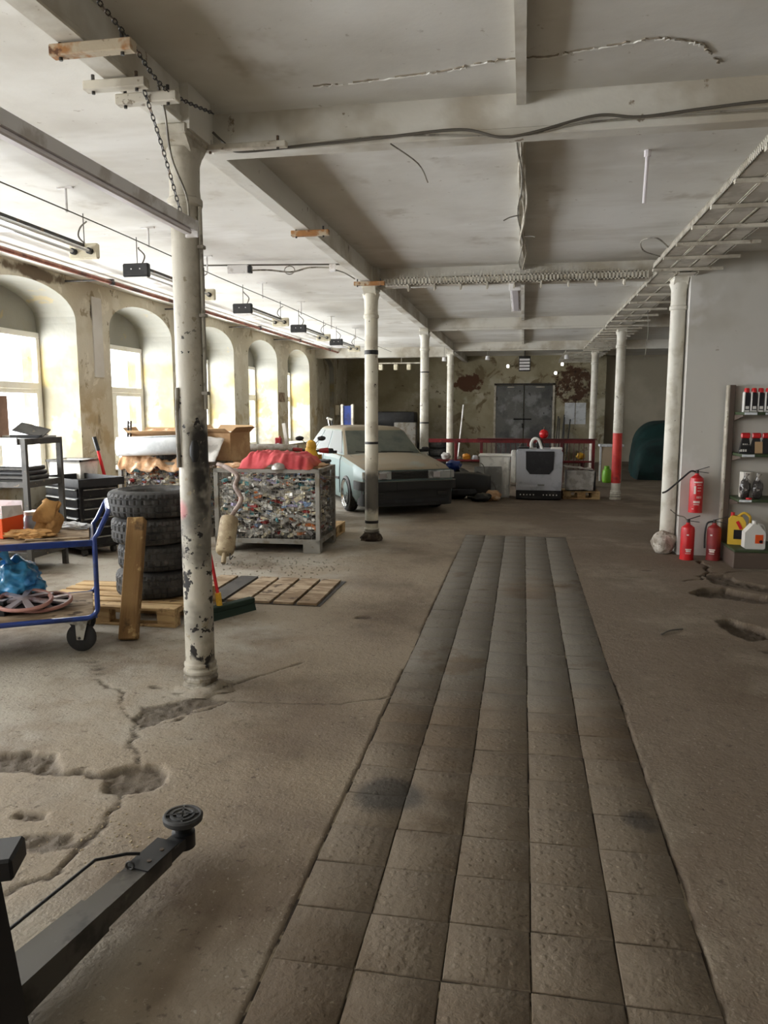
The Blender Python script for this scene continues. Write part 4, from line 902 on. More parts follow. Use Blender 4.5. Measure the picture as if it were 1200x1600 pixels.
# white crate, tool cabinet, jack handle
t = thing('white_crate','white plastic crate on the black tool cabinet by the pier','crate',(-5.39,8.46,.775))
m = MB(); m.prism([(-.17,0),(.17,0),(.20,.24),(-.20,.24)],-.21,-.205,'x'); m.prism([(-.17,0),(.17,0),(.20,.24),(-.20,.24)],.205,.21,'x'); m.prism([(-.205,0),(.205,0),(.205,.24),(-.205,.24)],-.185,-.18,'y'); m.prism([(-.205,0),(.205,0),(.205,.24),(-.205,.24)],.18,.185,'y'); m.bx(-.2,.2,-.17,.17,0,.008); m.build('crate_body','white_plastic',t)
m = MB(); m.bx(-.23,.23,-.21,-.195,.225,.25); m.bx(-.23,.23,.195,.21,.225,.25); m.bx(-.23,-.215,-.21,.21,.225,.25); m.bx(.215,.23,-.21,.21,.225,.25); m.build('crate_rim','grey_steel',t)
t = thing('grey_bin','grey plastic bin beneath the white crate by the pier','bin',(-5.39,8.46,0)); m = MB(); m.prism([(-.15,0),(.15,0),(.18,.77),(-.18,.77)],-.19,.19,'x'); m.build('bin_body','grey_steel',t); MB().bx(-.21,.21,-.195,.195,.755,.772,.004).build('lid','grey_steel',t)
t = thing('tool_cabinet','black tool cabinet with a stack of drawers below a tray top','tool cabinet',(-4.96,7.93,0),R(-28))
MB().bx(-.36,.36,-.24,.24,.08,.78,.008).build('body','black_metal',t)
m = MB(); m.bx(-.42,.42,-.28,.28,.78,.80); 
for (a,b,c,d) in ((-.42,.42,-.28,-.265),(-.42,.42,.265,.28),(-.42,-.405,-.28,.28),(.405,.42,-.28,.28)): m.bx(a,b,c,d,.80,.865)
m.build('tray_top','black_plastic',t)
for i in range(6):
    z = .12+i*.108; d = MB().bx(-.33,.33,-.252,-.238,z,z+.098,.004).build('drawer','black_metal',t); MB().bx(-.32,.32,-.268,-.250,z+.078,z+.090,.002).build('pull_rail','zinc',d)
    d = MB().bx(.358,.372,-.21,.21,z,z+.098,.004).build('drawer','black_metal',t); MB().bx(.370,.388,-.20,.20,z+.078,z+.090,.002).build('pull_rail','zinc',d)
for x in (-.3,.3):
    for y in (-.18,.18): MB().lathe([(0,-.02),(.04,-.02),(.04,.02),(0,.02)],14,Matrix.Translation((x,y,.04)) @ Matrix.Rotation(R(90),4,'X')).build('caster','rubber',t)
t = thing('jack_handle','red jack with a long red handle leaning by the window pier','jack',(-5.0,8.66,0))
MB().tube([(.05,-.02,.12),(.0,-.05,.5),(-.12,-.08,1.12)],.020,10).build('handle','bright_red',t); MB().tube([(-.12,-.08,1.12),(-.16,-.09,1.29)],.026,10).build('grip','black_plastic',t)
MB().bx(-.02,.12,-.15,.15,.03,.20,.01).build('jack_body','bright_red',t); MB().bx(.0,.10,-.19,-.10,.0,.06,.01).build('wheel_block','black_metal',t)

# broom behind the column
t = thing('push_broom','broom with a red handle and dark green head behind the blackened column','broom',(-2.28,5.55,0),R(62))
MB().bx(-.28,.28,-.035,.035,.055,.10,.006).build('head_block','broom_green',t); MB().prism([(-.035,.055),(.035,.055),(.05,.0),(-.05,.0)],-.275,.275,'x').build('bristles','broom_green',t)
MB().cyl((-.06,0,.09),(-.065,.01,.20),.024,10).build('ferrule','yellow_plastic',t)
MB().tube([(-.065,.01,.19),(-.10,.07,.60),(-.14,.14,1.20)],.013,10).build('handle','bright_red',t)

# plank cover over the floor pit
t = thing('pit_cover','cover of loose planks laid flush in the floor beside the cage','pit cover',(0,0,0))
MB().bx(-2.86,-1.62,5.96,6.90,-.0,.004).build('recess_plate','black_metal',t)
for i in range(6):
    x = -2.85+i*.205; MB().add([(x,5.97,.004),(x+.172,5.97,.004),(x+.160,6.88,.004),(x-.012,6.88,.004),(x,5.97,.024),(x+.172,5.97,.024),(x+.160,6.88,.024),(x-.012,6.88,.024)],[(0,3,2,1),(4,5,6,7),(0,1,5,4),(1,2,6,5),(2,3,7,6),(3,0,4,7)]).build('plank','ply_dirty' if i != 1 else 'grey_steel',t)
# ---------------------------------------------------------------- wire cage bins with scrap
def build_multi(parts, name, parent=None, ang=35, loc=None):
    m = MB(); mi = []; mats = []
    for mb, mt in parts:
        if mt not in mats: mats.append(mt)
        m.add(mb.v, mb.f); mi += [mats.index(mt)]*len(mb.f)
    o = m.build(name, mats[0], parent, ang, fix=False, loc=loc)
    for mt in mats[1:]: o.data.materials.append(MAT[mt])
    o.data.polygons.foreach_set('material_index', mi); return o
def cage_bin(loc, rz, label):
    t = thing('cage_bin', label, 'cage bin', loc, rz)
    W_, D_, H_ = 1.24, .835, .955
    for x in (0, W_-.05):
        for y in (0, D_-.05): MB().bx(x,x+.05,y,y+.05,.10,H_,.003).build('corner_post','cage_grey',t)
    for (a,b,c,d) in ((0,W_,0,.045),(0,W_,D_-.045,D_),(0,.045,.045,D_-.045),(W_-.045,W_,.045,D_-.045)):
        MB().bx(a,b,c,d,H_-.045,H_,.003).build('top_rail','cage_grey',t)
        MB().bx(a,b,c,d,.10,.155,.003).build('base_rail','cage_grey',t)
    for x in (0, W_-.20):
        for y in (0, D_-.12): MB().bx(x,x+.20,y,y+.12,0,.11,.004).build('foot','cage_grey',t)
    MB().bx(.02,W_-.02,.02,D_-.02,.12,.14).build('floor_plate','cage_grey',t)
    def mesh(p0, u, ln):
        m = MB(); u = Vector(u); p0 = Vector(p0)
        n = int(ln/.05); k = int((H_-.20)/.05)
        for i in range(n+1): m.bar(p0+u*(ln*i/n)+Vector((0,0,.15)), p0+u*(ln*i/n)+Vector((0,0,H_-.04)), .004)
        for j in range(1,k+1): m.bar(p0+Vector((0,0,.15+(H_-.19)*j/k)), p0+u*ln+Vector((0,0,.15+(H_-.19)*j/k)), .004)
        o = m.build('wire_mesh','cage_grey',t); o['kind'] = 'stuff'
    mesh((.05,.02,0),(1,0,0),W_-.1); mesh((.05,D_-.02,0),(1,0,0),W_-.1); mesh((.02,.05,0),(0,1,0),D_-.1); mesh((W_-.02,.05,0),(0,1,0),D_-.1)
    return t
for n_, c_ in (('scrap_silver',(236,234,228)),('scrap_dark',(72,66,60)),('scrap_blue',(150,176,214)),('scrap_lilac',(186,178,214)),('scrap_orange',(206,120,62)),('scrap_cream',(236,226,196)),('scrap_red',(168,58,52)),('scrap_grey',(186,182,174)),('scrap_teal',(96,156,162))):
    material(n_, c_, 0.55, metal=.1 if n_ in ('scrap_silver','scrap_grey') else 0, layers=[dict(c=tuple(int(x*.72) for x in c_), s=12, lo=.45, hi=.6)])
def scrap(loc, rz, label, seed, W_=1.24, D_=.835, top=.86):
    random.seed(seed); parts = [(MB().bx(.16,W_-.16,.16,D_-.16,.145,top-.08),'scrap_grey')]
    pal = ['scrap_silver']*9+['scrap_grey']*5+['scrap_dark']*2+['scrap_cream']*4+['scrap_blue','scrap_lilac']+['scrap_orange','scrap_red','scrap_teal']
    for i in range(1500):
        side = random.random()
        if side < .50: x, y = random.uniform(.10,W_-.10), random.uniform(.045,.11)
        elif side < .74: x, y = random.uniform(W_-.15,W_-.06), random.uniform(.10,D_-.10)
        elif side < .80: x, y = random.uniform(.06,.15), random.uniform(.10,D_-.10)
        else: x, y = random.uniform(.12,W_-.12), random.uniform(.10,D_-.10)
        z = random.uniform(.19,top-.03) if side < .8 else random.uniform(top-.10,top)
        lng = random.uniform(.04,.16); th = random.uniform(.010,.038)
        c = random.choice(pal)
        if random.random() < .35 and z < .45: c = random.choice(['scrap_dark','scrap_silver','scrap_grey'])
        rot = (random.gauss(0,.25), random.gauss(0,.3), random.uniform(0,3.14) if side < .5 or side > .8 else 1.57+random.gauss(0,.5))
        if side < .5: rot = (random.gauss(0,.4), random.gauss(0,.35), random.gauss(0,.5))
        parts.append((MB().box((x,y,z),(lng,th*1.6,th),rot), c))
    for (x,z,w_,h,c) in ((.48,.62,.14,.10,'scrap_blue'),(.62,.52,.11,.20,'scrap_blue'),(.98,.60,.20,.12,'scrap_lilac'),(.95,.46,.26,.10,'scrap_orange'),(1.05,.46,.12,.07,'scrap_red'),(.25,.80,.10,.06,'scrap_teal'),(.55,.48,.10,.08,'scrap_dark'),(.80,.66,.16,.05,'scrap_cream'),(.80,.38,.18,.05,'scrap_orange'),(.38,.70,.18,.05,'scrap_cream')):
        b = lump(x,.085,z,w_/2,.03,h/2,x*9,.35,2,1.8); parts.append((b,c))
    o = build_multi(parts,'scrap_metal',ang=50,loc=loc); o.rotation_euler = (0,0,rz); return tag(o,label,'scrap',kind='stuff')
cage_bin((-3.47,8.20,0), R(1.5), 'grey wire cage bin full of scrap in front of the car')
scrap((-3.47,8.20,0), R(1.5), 'mixed metal and plastic scrap filling the nearer cage bin', 11)
cage_bin((-5.14,9.06,0), R(0), 'grey wire cage bin beneath the white bumper by the windows')
scrap((-5.14,9.06,0), R(0), 'scrap filling the cage bin by the windows', 12)
def sheet(nu, nv, fn): return MB().grid([[fn(i/nu, j/nv) for i in range(nu+1)] for j in range(nv+1)])
def red_fn(u, v):
    x = -.42+.86*u; h = .135*(1-abs(2*u-1)**6)*min(1,(1-abs(2*v-.9)**4)+.3)+.03*(1-u)
    z = .0+h; y = -.02+.62*v
    if v < .22: f = (.22-v)/.22; z = h-(.17*f)*(0.75+.35*math.sin(u*9)); y = -.02+.62*.22-(.14)*f*.9
    z += .030*nz(u*7,v*4,1)+.024*nz(u*20,v*7,5); y += .03*nz(u*14,v*2,8)*(1-v)
    return (x, y, max(z,-.02))
tag(sheet(60,26,red_fn).build('draped_cloth','red_cloth',ang=80,solid=.006,loc=(-2.77,8.22,.975)), 'faded red cloth heaped over the nearer cage bin', 'cloth')
t = thing('metal_bowl','upturned silver bowl on the cage rim under the red cloth','bowl',(-2.70,8.23,.956)); MB().lathe([(.085,0),(.08,.03),(.055,.06),(.02,.072),(0,.073),(0,.068),(.05,.055),(.074,.028),(.079,0)],24).build('bowl_shell','zinc',t)
tag(lump(0,0,.03,.2,.10,.05,21,.4,3,2.5).build('rag_bundle','tan_cloth',ang=60,loc=(-3.28,8.38,.93)), 'orange tan rags on the corner of the nearer cage bin', 'rags')
tag(lump(0,0,.03,.14,.22,.045,23,.4,3,2.5).build('rag_bundle','tan_cloth',ang=60,loc=(-2.42,8.72,.93)), 'brownish rags on the end of the nearer cage bin by the car', 'rags')
t = thing('tool_suitcase','black plastic case on the back rim of the nearer cage bin','case',(-2.62,9.22,0)); MB().bx(-.24,.24,-.13,.13,.16,.98,.03).build('case_shell','black_plastic',t); MB().bx(-.25,.25,-.14,.14,.96,1.0,.02).build('case_lid','black_plastic',t)
for z in (.30,.60): MB().bx(.235,.255,-.10,.10,z,z+.12,.008).build('clasp','black_metal',t)
pallet((-2.62,9.42,0), R(90), 'small dark pallet sticking out behind the nearer cage bin', .80, .62)
# muffler leaning on the cage
t = thing('exhaust_muffler','tan exhaust muffler with bent pipe leaning on the nearer cage bin','muffler',(0,0,0))
B0, B1 = Vector((-3.07,7.44,.02)), Vector((-3.16,8.10,.92)); ax = (B1-B0).normalized()
def along(s): return B0+(B1-B0)*s
MB().tube([along(.10),along(.115),along(.13),along(.46),along(.475),along(.485)],[.078,.092,.098,.098,.09,.066],20).build('silencer_can','muffler_tan',t)
MB().tube(spline([along(.0),along(.05),along(.12)],4),.026,10).build('tail_pipe','muffler_tan',t)
MB().tube(spline([along(.47),along(.56)+Vector((.05,0,0)),along(.70)+Vector((.11,-.02,0)),along(.84)+Vector((.03,-.04,0)),along(.96)+Vector((.05,-.06,.0)),along(1.0)+Vector((-.06,-.06,.05)),along(1.0)+Vector((-.22,.02,.09))],6),.026,10).build('front_pipe','pipe_mauve',t)
MB().tube(spline([along(.12)+Vector((.06,0,0)),along(.04)+Vector((.07,0,0)),along(.06)+Vector((.10,0,.02))],5),.006,6).build('hanger_hook','steel_dark',t)
# load on the cage bin by the windows
def bumper_fn(u, v):
    x = -.60+1.2*u; bow = .16*(2*u-1)**2; y = .10+bow*.9-.05*math.sin(v*math.pi); z = .22*v-.02*math.sin(v*math.pi*2); return (x,y,z+.05*u)
t = thing('car_bumper','white car bumper lying across the cage bin by the windows','bumper',(-4.55,8.88,1.03),R(2)); sheet(30,10,bumper_fn).build('bumper_skin','bumper_white',t,ang=60,solid=.02)
sheet(30,3,lambda u,v:(-.60+1.2*u,.10+.15*(2*u-1)**2-.03+.10*v,.23+.05*u)).build('bumper_lip','bumper_white',t,ang=60,solid=.012)
carton('flat_carton','wide flat cardboard carton open above the white bumper',(-4.64,9.40,1.15),(.80,.38,.14),R(2),open_=True)
o = tag(lump(0,0,.05,.36,.12,.07,31,.4,4,3).build('wrapping_sheet','tan_cloth',ang=60,loc=(-4.58,9.36,1.25)), 'crumpled brown packing sheet in the flat carton', 'packing')
o = tag(tyre_mesh(.29,.18,.18,60).build('loose_car_tyre','rubber',ang=30,loc=(-4.54,9.36,1.055)), 'tyre lying under the flat carton on the window side cage bin', 'tyre')
def tarp_fn(u, v):
    x = -.58+1.1*u; y = -.10+.55*v; z = .04+.10*math.sin(min(1,v*1.6)*math.pi/2)*(.6+.4*math.sin(u*5+1))+.08*nz(u*6,v*5,4)+.05*nz(u*16,v*12,9)
    if v < .2: z -= (.2-v)*.75*(.4+.6*abs(math.sin(u*6.2)))
    return (x,y,z)
tag(sheet(60,24,tarp_fn).build('crumpled_tarp','tan_cloth',ang=80,solid=.005,loc=(-4.52,9.08,.93)), 'crumpled tan tarp hanging over the rim of the window side cage bin', 'tarp')
t = thing('slotted_upright','grey slotted shelf upright standing in the window side cage bin','upright',(-5.06,9.14,.5),0)
m = MB(); m.bx(-.022,-.016,-.02,.02,0,.98); m.bx(.016,.022,-.02,.02,0,.98)
for i in range(22): m.bx(-.016,.016,-.004,.0,.02+i*.044,.036+i*.044)
m.build('slotted_strip','grey_steel',t); t.rotation_euler = (0,R(4),0)
carton('peaked_carton','big cardboard carton with raised flaps right of the blackened column',(-3.92,9.62,.96),(.56,.42,.36),R(-16),open_=True)
tag(sheet(20,16,lambda u,v:(-.22+.44*u+.03*v,-.02+.25*v,.0+.34*v-.06*u*v+.015*nz(u*5,v*5,2))).build('plastic_sheet','clear_film',ang=80,solid=.004,loc=(-4.02,9.06,.97)), 'pale plastic sheet leaning in front of the peaked carton', 'sheet')
tag(MB().bx(-.13,.10,-.012,.012,0,.62,.004).build('wall_board','white_plastic',loc=(-4.42,9.72,1.44)), 'tall pale panel standing behind the flat carton', 'panel')
# behind the cages: crate with rolled tarp, canister, plank
t = thing('wooden_crate','wooden crate behind the nearer cage bin','crate',(-3.98,10.9,0))
for i in range(6): MB().bx(-.62,.55,-.40,-.38,.04+i*.165,.19+i*.165,.004).build('slat','old_plank',t)
MB().bx(-.60,.53,-.378,.38,.02,1.0).build('crate_box','old_plank',t)
tag(MB().tube([(-4.3,10.75,1.055),(-4.2,10.74,1.06),(-3.5,10.72,1.065),(-3.22,10.71,1.06)],[.045,.055,.06,.05],14).build('rolled_tarp','cage_grey'), 'grey rolled tarp lying on the crate behind the red cloth', 'tarp roll')
t = thing('fuel_canister','dark red canister standing by the fourth window','canister',(-3.62,11.05,1.0)); MB().bx(-.05,.05,-.04,.04,0,.20,.012).build('canister_body','dark_red',t); MB().bx(-.015,.02,-.046,-.04,.04,.12).build('label_patch','white_card',t); MB().cyl((.02,0,.19),(.02,0,.225),.015,10).build('cap','dark_red',t)
o = tag(MB().bx(-.025,.025,-.012,.012,0,.42,.003).build('white_strip','white_plastic',loc=(-3.50,11.12,1.0)), 'white strip of trim leaning beside the red canister', 'strip'); o.rotation_euler = (0,R(-8),0)
# scooter
t = thing('motor_scooter','yellow and red motor scooter half hidden behind the red cloth','scooter',(-2.98,10.55,0),R(15))
def pm(pl, a, b): return MB().prism(pl, a, b, 'x')
lump(0,.0,.92,.11,.14,.20,41,.12,3,1).build('front_cowl','yellow_plastic',t,ang=60)
lump(.01,-.02,1.10,.075,.07,.09,42,.1,3,1).build('headlight_cowl','yellow_plastic',t,ang=60)
pm([(.02,.30),(.10,.34),(.16,.95),(.08,.98)],-.16,.16).build('leg_shield','yellow_plastic',t)
MB().bx(-.12,.12,.10,.55,.26,.32,.02).build('foot_board','black_plastic',t)
lump(0,.78,.50,.16,.34,.20,43,.1,3,1).build('rear_body','yellow_plastic',t,ang=60); MB().bx(-.11,.11,.50,1.05,.70,.78,.03).build('seat','dark_red',t)
MB().tube(spline([(-.26,-.02,1.06),(-.12,-.03,1.05),(0,-.02,1.02),(.12,-.03,1.04),(.24,-.02,1.05)],5),.018,8).build('handlebar','black_metal',t)
MB().tube([(.12,-.03,1.04),(.25,-.02,1.04)],[.03,.045],10).build('grip_guard','dark_red',t); MB().tube([(-.12,-.03,1.05),(-.25,-.02,1.06)],.028,10).build('grip_guard','dark_red',t)
for s in (1,-1):
    MB().tube(spline([(s*.06,-.02,1.06),(s*.07,-.03,1.14),(s*.12,-.04,1.19)],4),.006,6).build('mirror_stem','black_metal',t)
    lump(s*.155,-.04,1.215,.065,.018,.035,44,.1,2,1).build('mirror','black_plastic',t,ang=60)
for y in (-.12,1.0):
    tyre_mesh(.22,.13,.09,40).build('tyre','rubber',t,ang=30).matrix_local = Matrix.Translation((0,y,.22)) @ Matrix.Rotation(R(90),4,'Y')
    MB().lathe([(0,-.02),(.135,-.02),(.135,.02),(0,.02)],24).build('wheel_disc','zinc',t).matrix_local = Matrix.Translation((0,y,.22)) @ Matrix.Rotation(R(90),4,'Y')
MB().tube([(0,-.12,.22),(0,-.02,.85)],.03,8).build('fork','black_metal',t)

# ---------------------------------------------------------------- dusty car
material('car_paint', (118,136,133), 0.5, metal=.1, spec=.3, layers=[dict(c=(134,122,102), s=3, lo=.10, hi=.3, up=(.45,.8), r=.9), dict(c=(126,142,140), s=2, lo=.5, hi=.65, amt=.4)], coat=.06)
material('car_glass', (46,54,51), 0.5, spec=.3, layers=[dict(c=(96,98,86), s=3, lo=.2, hi=.6, up=(.2,.5), r=.6, amt=.75)])
material('car_black', (34,34,33), 0.55, layers=[dict(c=(104,98,86), s=4, lo=.3, hi=.55, up=(.5,.9))])
material('lamp_lens', (168,170,166), 0.12, layers=[dict(c=(110,110,106), s=5, lo=.45, hi=.6)], coat=1.0)
material('alloy_lip', (206,206,204), 0.22, metal=.9); material('alloy_dark', (44,44,46), 0.35, metal=.5); material('chrome', (220,220,220), .12, metal=1.0)
car = thing('parked_car','dusty pale green hatchback car with dark bumper facing the camera','car',(-1.70,11.60,0),R(209))
def ring(w_, b, t_, crown, y):
    half = [(w_*.90,b),(w_*.98,b+.10),(w_*1.0,b+.24),(w_*.995,(b+t_)/2+.08),(w_*.975,t_-.07),(w_*.93,t_-.015),(w_*.84,t_)]
    half += [(w_*.55,t_+crown*.7),(w_*.2,t_+crown)]
    pts = half + [(-x,z) for x,z in reversed(half)]
    return [(x,y,z) for x,z in pts]
ST = [(-.02,.74,.46,.685,.012),(-.06,.785,.24,.705,.02),(-.30,.825,.17,.755,.03),(-.82,.84,.16,.825,.035),(-1.20,.84,.16,.872,.03),(-2.2,.842,.16,.885,.0),(-3.3,.838,.17,.90,.0),(-3.85,.81,.22,.905,.0),(-4.02,.76,.34,.88,.0),(-4.06,.70,.46,.84,.0)]
rows = []
for i in range(len(ST)-1):
    for k in range(4):
        f = k/4; a, b = ST[i], ST[i+1]; y, w_, bb, tt, cr = [a[q]+(b[q]-a[q])*f for q in range(5)]; rows.append(ring(w_,bb,tt,cr,y))
y, w_, bb, tt, cr = ST[-1]; rows.append(ring(w_,bb,tt,cr,y))
m = MB(); n = len(rows[0])
for r in rows: m.v += [tuple(p) for p in r]
for i in range(len(rows)-1):
    for j in range(n): m.f.append((i*n+j,i*n+(j+1)%n,(i+1)*n+(j+1)%n,(i+1)*n+j))
m.f += [tuple(range(n)), tuple((len(rows)-1)*n+j for j in range(n-1,-1,-1))]
hull = m.build('body_shell','car_paint',car,ang=28)
for yy in (-.80,-3.27):
    cut = MB().cyl((-1.2,yy,.30),(1.2,yy,.30),.345,40).build('arch_cutter',None)
    md = hull.modifiers.new('arch','BOOLEAN'); md.operation = 'DIFFERENCE'; md.object = cut; md.solver = 'EXACT'
    hull['c%d' % int(-yy*10)] = 1
bpy.context.view_layer.update()
dg = bpy.context.evaluated_depsgraph_get(); me2 = bpy.data.meshes.new_from_object(hull.evaluated_get(dg))
hull.modifiers.clear(); hull.data = me2; me2.set_sharp_from_angle(angle=R(28))
for o in [o for o in bpy.data.objects if o.name.startswith('arch_cutter')]: bpy.data.objects.remove(o)
for kk in list(hull.keys()): del hull[kk]
MB().bx(-.70,.70,-4.0,-.10,.20,.50).build('underbody','car_black',car)
def rrect(x, y0, y1, r, n=5):
    out = []
    for (cx,cy,a) in ((x-r,y0-r,0),(-x+r,y0-r,90),(-x+r,y1+r,180),(x-r,y1+r,270)):
        for k in range(n+1): aa = R(a+90*k/n); out.append((cx+r*math.cos(aa),cy+r*math.sin(aa)))
    return out
def gh(t_): return (.735-.155*t_, -1.20-.66*t_, -3.98+.62*t_, .865+.425*t_)
rows = []
for t_ in (0,.25,.5,.75,.95): hw,yf,yr,z = gh(t_); rows.append([(x,y,z) for x,y in rrect(hw,yf,yr,.10)])
for (ins,z) in ((.035,1.302),(.09,1.318),(.22,1.33),(.40,1.335)): hw,yf,yr,_ = gh(1); rows.append([(x,y,z) for x,y in rrect(hw-ins,yf-ins,yr+ins,.10)])
m = MB(); n = len(rows[0])
for r in rows: m.v += r
for i in range(len(rows)-1):
    for j in range(n): m.f.append((i*n+j,i*n+(j+1)%n,(i+1)*n+(j+1)%n,(i+1)*n+j))
m.f.append(tuple((len(rows)-1)*n+j for j in range(n)))
m.build('cabin','car_paint',car,ang=28)
def side_pt(s, t_, f, off=.006): hw,yf,yr,_z = gh(t_); return (s*(hw+off), yf+(yr-yf)*f, _z)
hw0,yf0,_,z0 = gh(.06); hw1,yf1,_,z1 = gh(.93)
MB().add([(-hw0+.05,yf0+.012,z0),(hw0-.05,yf0+.012,z0),(hw1-.04,yf1+.012,z1),(-hw1+.04,yf1+.012,z1),(-hw0+.05,yf0,z0-.003),(hw0-.05,yf0,z0-.003),(hw1-.04,yf1,z1-.003),(-hw1+.04,yf1,z1-.003)],[(0,1,2,3),(7,6,5,4),(0,4,5,1),(1,5,6,2),(2,6,7,3),(3,7,4,0)]).build('windscreen','car_glass',car)
_,_,yr0,_ = gh(.06); _,_,yr1,_ = gh(.93)
MB().add([(-hw0+.08,yr0-.012,z0),(hw0-.08,yr0-.012,z0),(hw1-.06,yr1-.012,z1),(-hw1+.06,yr1-.012,z1),(-hw0+.08,yr0,z0),(hw0-.08,yr0,z0),(hw1-.06,yr1,z1),(-hw1+.06,yr1,z1)],[(0,1,2,3),(7,6,5,4),(0,4,5,1),(1,5,6,2),(2,6,7,3),(3,7,4,0)]).build('rear_window','car_glass',car)
for s in (1,-1):
    for (fb0,ft0,fb1,ft1) in ((.055,.03,.40,.37),(.425,.40,.72,.72),(.745,.745,.90,.94)):
        P = [side_pt(s,.07,fb0),side_pt(s,.07,fb1),side_pt(s,.90,ft1),side_pt(s,.90,ft0)]; Q = [(x-s*.012,y,z) for x,y,z in P]
        MB().add(P+Q,[(0,1,2,3),(7,6,5,4),(0,4,5,1),(1,5,6,2),(2,6,7,3),(3,7,4,0)]).build('side_window','car_glass',car)
    for pts in ([(.848,-1.16,.26),(.851,-1.16,.60),(.838,-1.16,.80),(.80,-1.18,.878)],[(.850,-2.30,.24),(.854,-2.30,.6),(.840,-2.30,.81),(.80,-2.3,.888)],[(.845,-2.98,.66),(.848,-3.05,.75),(.835,-3.12,.83),(.79,-3.15,.90)]):
        MB().tube([(s*x,y,z) for x,y,z in pts],.007,6).build('door_gap','car_black',car)
    MB().box((s*.852,-2.18,.74),(.02,.13,.035),(0,0,0),.006).build('door_handle','car_black',car)
    MB().box((s*.85,-2.10,.50),(.018,1.8,.045),(0,0,0),.006).build('rub_strip','car_black',car)
    mr = MB().box((s*.91,-1.54,.93),(.13,.08,.09),(0,0,R(s*8)),.03).build('door_mirror','car_black',car); MB().box((s*.83,-1.53,.91),(.08,.05,.05)).build('mirror_arm','car_black',mr)
    hl = MB().bx(min(s*.315,s*.715),max(s*.315,s*.715),-.05,.012,.555,.685,.012).build('headlight','lamp_lens',car)
    MB().bx(min(s*.40,s*.53),max(s*.40,s*.53),.008,.018,.575,.665,.006).build('reflector','chrome',hl)
    MB().bx(min(s*.72,s*.79),max(s*.72,s*.79),-.08,-.01,.56,.68,.012).build('indicator','lamp_lens',car)
    MB().bx(min(s*.46,s*.62),max(s*.46,s*.62),.058,.072,.30,.36,.006).build('fog_lamp','car_black',car)
    for yy in (-.80,-3.27):
        w_ = bpy.data.objects.new('wheel',None); COL.objects.link(w_); w_.parent = car
        w_.matrix_local = Matrix.Translation((s*.772,yy,.288)) @ Matrix.Rotation(R(90*s),4,'Y')
        tyre_mesh(.288,.205,.19,60,False).build('tyre','rubber',w_,ang=30)
        MB().lathe([(.208,.095),(.214,.098),(.208,.085),(.185,.06),(.182,.0),(.18,-.06),(.20,-.06)],40).build('rim_lip','alloy_lip',w_)
        MB().lathe([(.184,.02),(.05,.03),(0,.034),(0,.02),(.184,.0)],32).build('rim_centre','alloy_dark',w_)
        sm = MB()
        for k in range(14):
            a = 2*math.pi*k/14; sm.bar((.045*math.cos(a),.045*math.sin(a),.042),(.178*math.cos(a+.22),.178*math.sin(a+.22),.034),.010,.02); sm.bar((.045*math.cos(a),.045*math.sin(a),.042),(.178*math.cos(a-.22),.178*math.sin(a-.22),.034),.010,.02)
        sp = sm.build('mesh_spokes','grey_steel',w_); sp['kind'] = 'stuff'
        MB().lathe([(0,.03),(.03,.03),(.028,.055),(0,.058)],14).build('hub_cap','alloy_dark',w_)
g = MB().bx(-.315,.315,-.05,.004,.565,.68).build('grille','car_black',car)
for i in range(5): MB().bx(-.31,.31,.0,.016,.572+i*.022,.580+i*.022,.002).build('slat','car_black',g)
bp_plan = [(-.83,-.38),(-.85,-.34),(-.845,-.08),(-.79,.03),(-.66,.08),(-.4,.10),(.4,.10),(.66,.08),(.79,.03),(.845,-.08),(.85,-.34),(.83,-.38)]
m = MB(); m.prism(bp_plan,.40,.53,'z'); m.build('front_bumper','car_black',car,ang=50)
m = MB(); m.prism([(x*.93,y*.9-.03) for x,y in bp_plan],.15,.405,'z'); m.build('lower_apron','car_black',car,ang=50)
MB().bx(-.66,.66,.060,.072,.20,.26,.004).build('air_intake','black_plastic',car)
MB().prism([(-.85,-4.16),(.85,-4.16),(.87,-3.66),(-.87,-3.66)],.30,.52,'z').build('rear_bumper','car_black',car)
MB().prism([(-.26,.02),(.26,.02),(.26,.13),(-.26,.13)],.098,.106,'y').build('plate_holder','car_black',car,loc=(0,0,.39))
for s in (1,-1): MB().tube([(s*.55,-.10,.735),(s*.62,-.6,.80),(s*.66,-1.12,.868)],.003,5).build('hood_gap','car_black',car)
MB().bar((-.55,-1.235,.905),(.05,-1.27,.925),.012,.012).build('wiper_arm','car_black',car); MB().bar((-.05,-1.24,.905),(.52,-1.275,.925),.012,.012).build('wiper_arm','car_black',car)
car.scale = (.95, 1, 1)
# ---------------------------------------------------------------- far end: door, posters, railing, clutter
material('door_metal', (112,112,110), 0.45, metal=.3, layers=[dict(c=(86,88,88), s=1.2, lo=.42, hi=.6), dict(c=(146,148,148), s=1.8, lo=.52, hi=.66), dict(c=(60,58,54), s=8, lo=.64, hi=.7)])
material('rail_red', (120,30,32), 0.5, layers=[dict(c=(92,26,28), s=5, lo=.48, hi=.6), dict(c=(150,60,56), s=12, lo=.62, hi=.7)])
material('rail_red_dull', (86,34,34), 0.6)
material('grey_plastic', (176,178,184), 0.45, layers=[dict(c=(156,158,164), s=4, lo=.5, hi=.62)])
material('panel_grey', (124,124,120), 0.5, layers=[dict(c=(104,102,98), s=3, lo=.5, hi=.62)])
material('teal_cover', (10,52,50), 0.75, layers=[dict(c=(6,36,36), s=2, lo=.45, hi=.6)], bump=[(5,.5,.03)])
material('lime_green', (124,186,48), 0.45); material('cabinet_beige', (190,170,146), 0.6)
material('foil', (198,196,192), 0.3, layers=[dict(c=(168,164,158), s=7, lo=.46, hi=.58)], bump=[(9,.8,.03)])
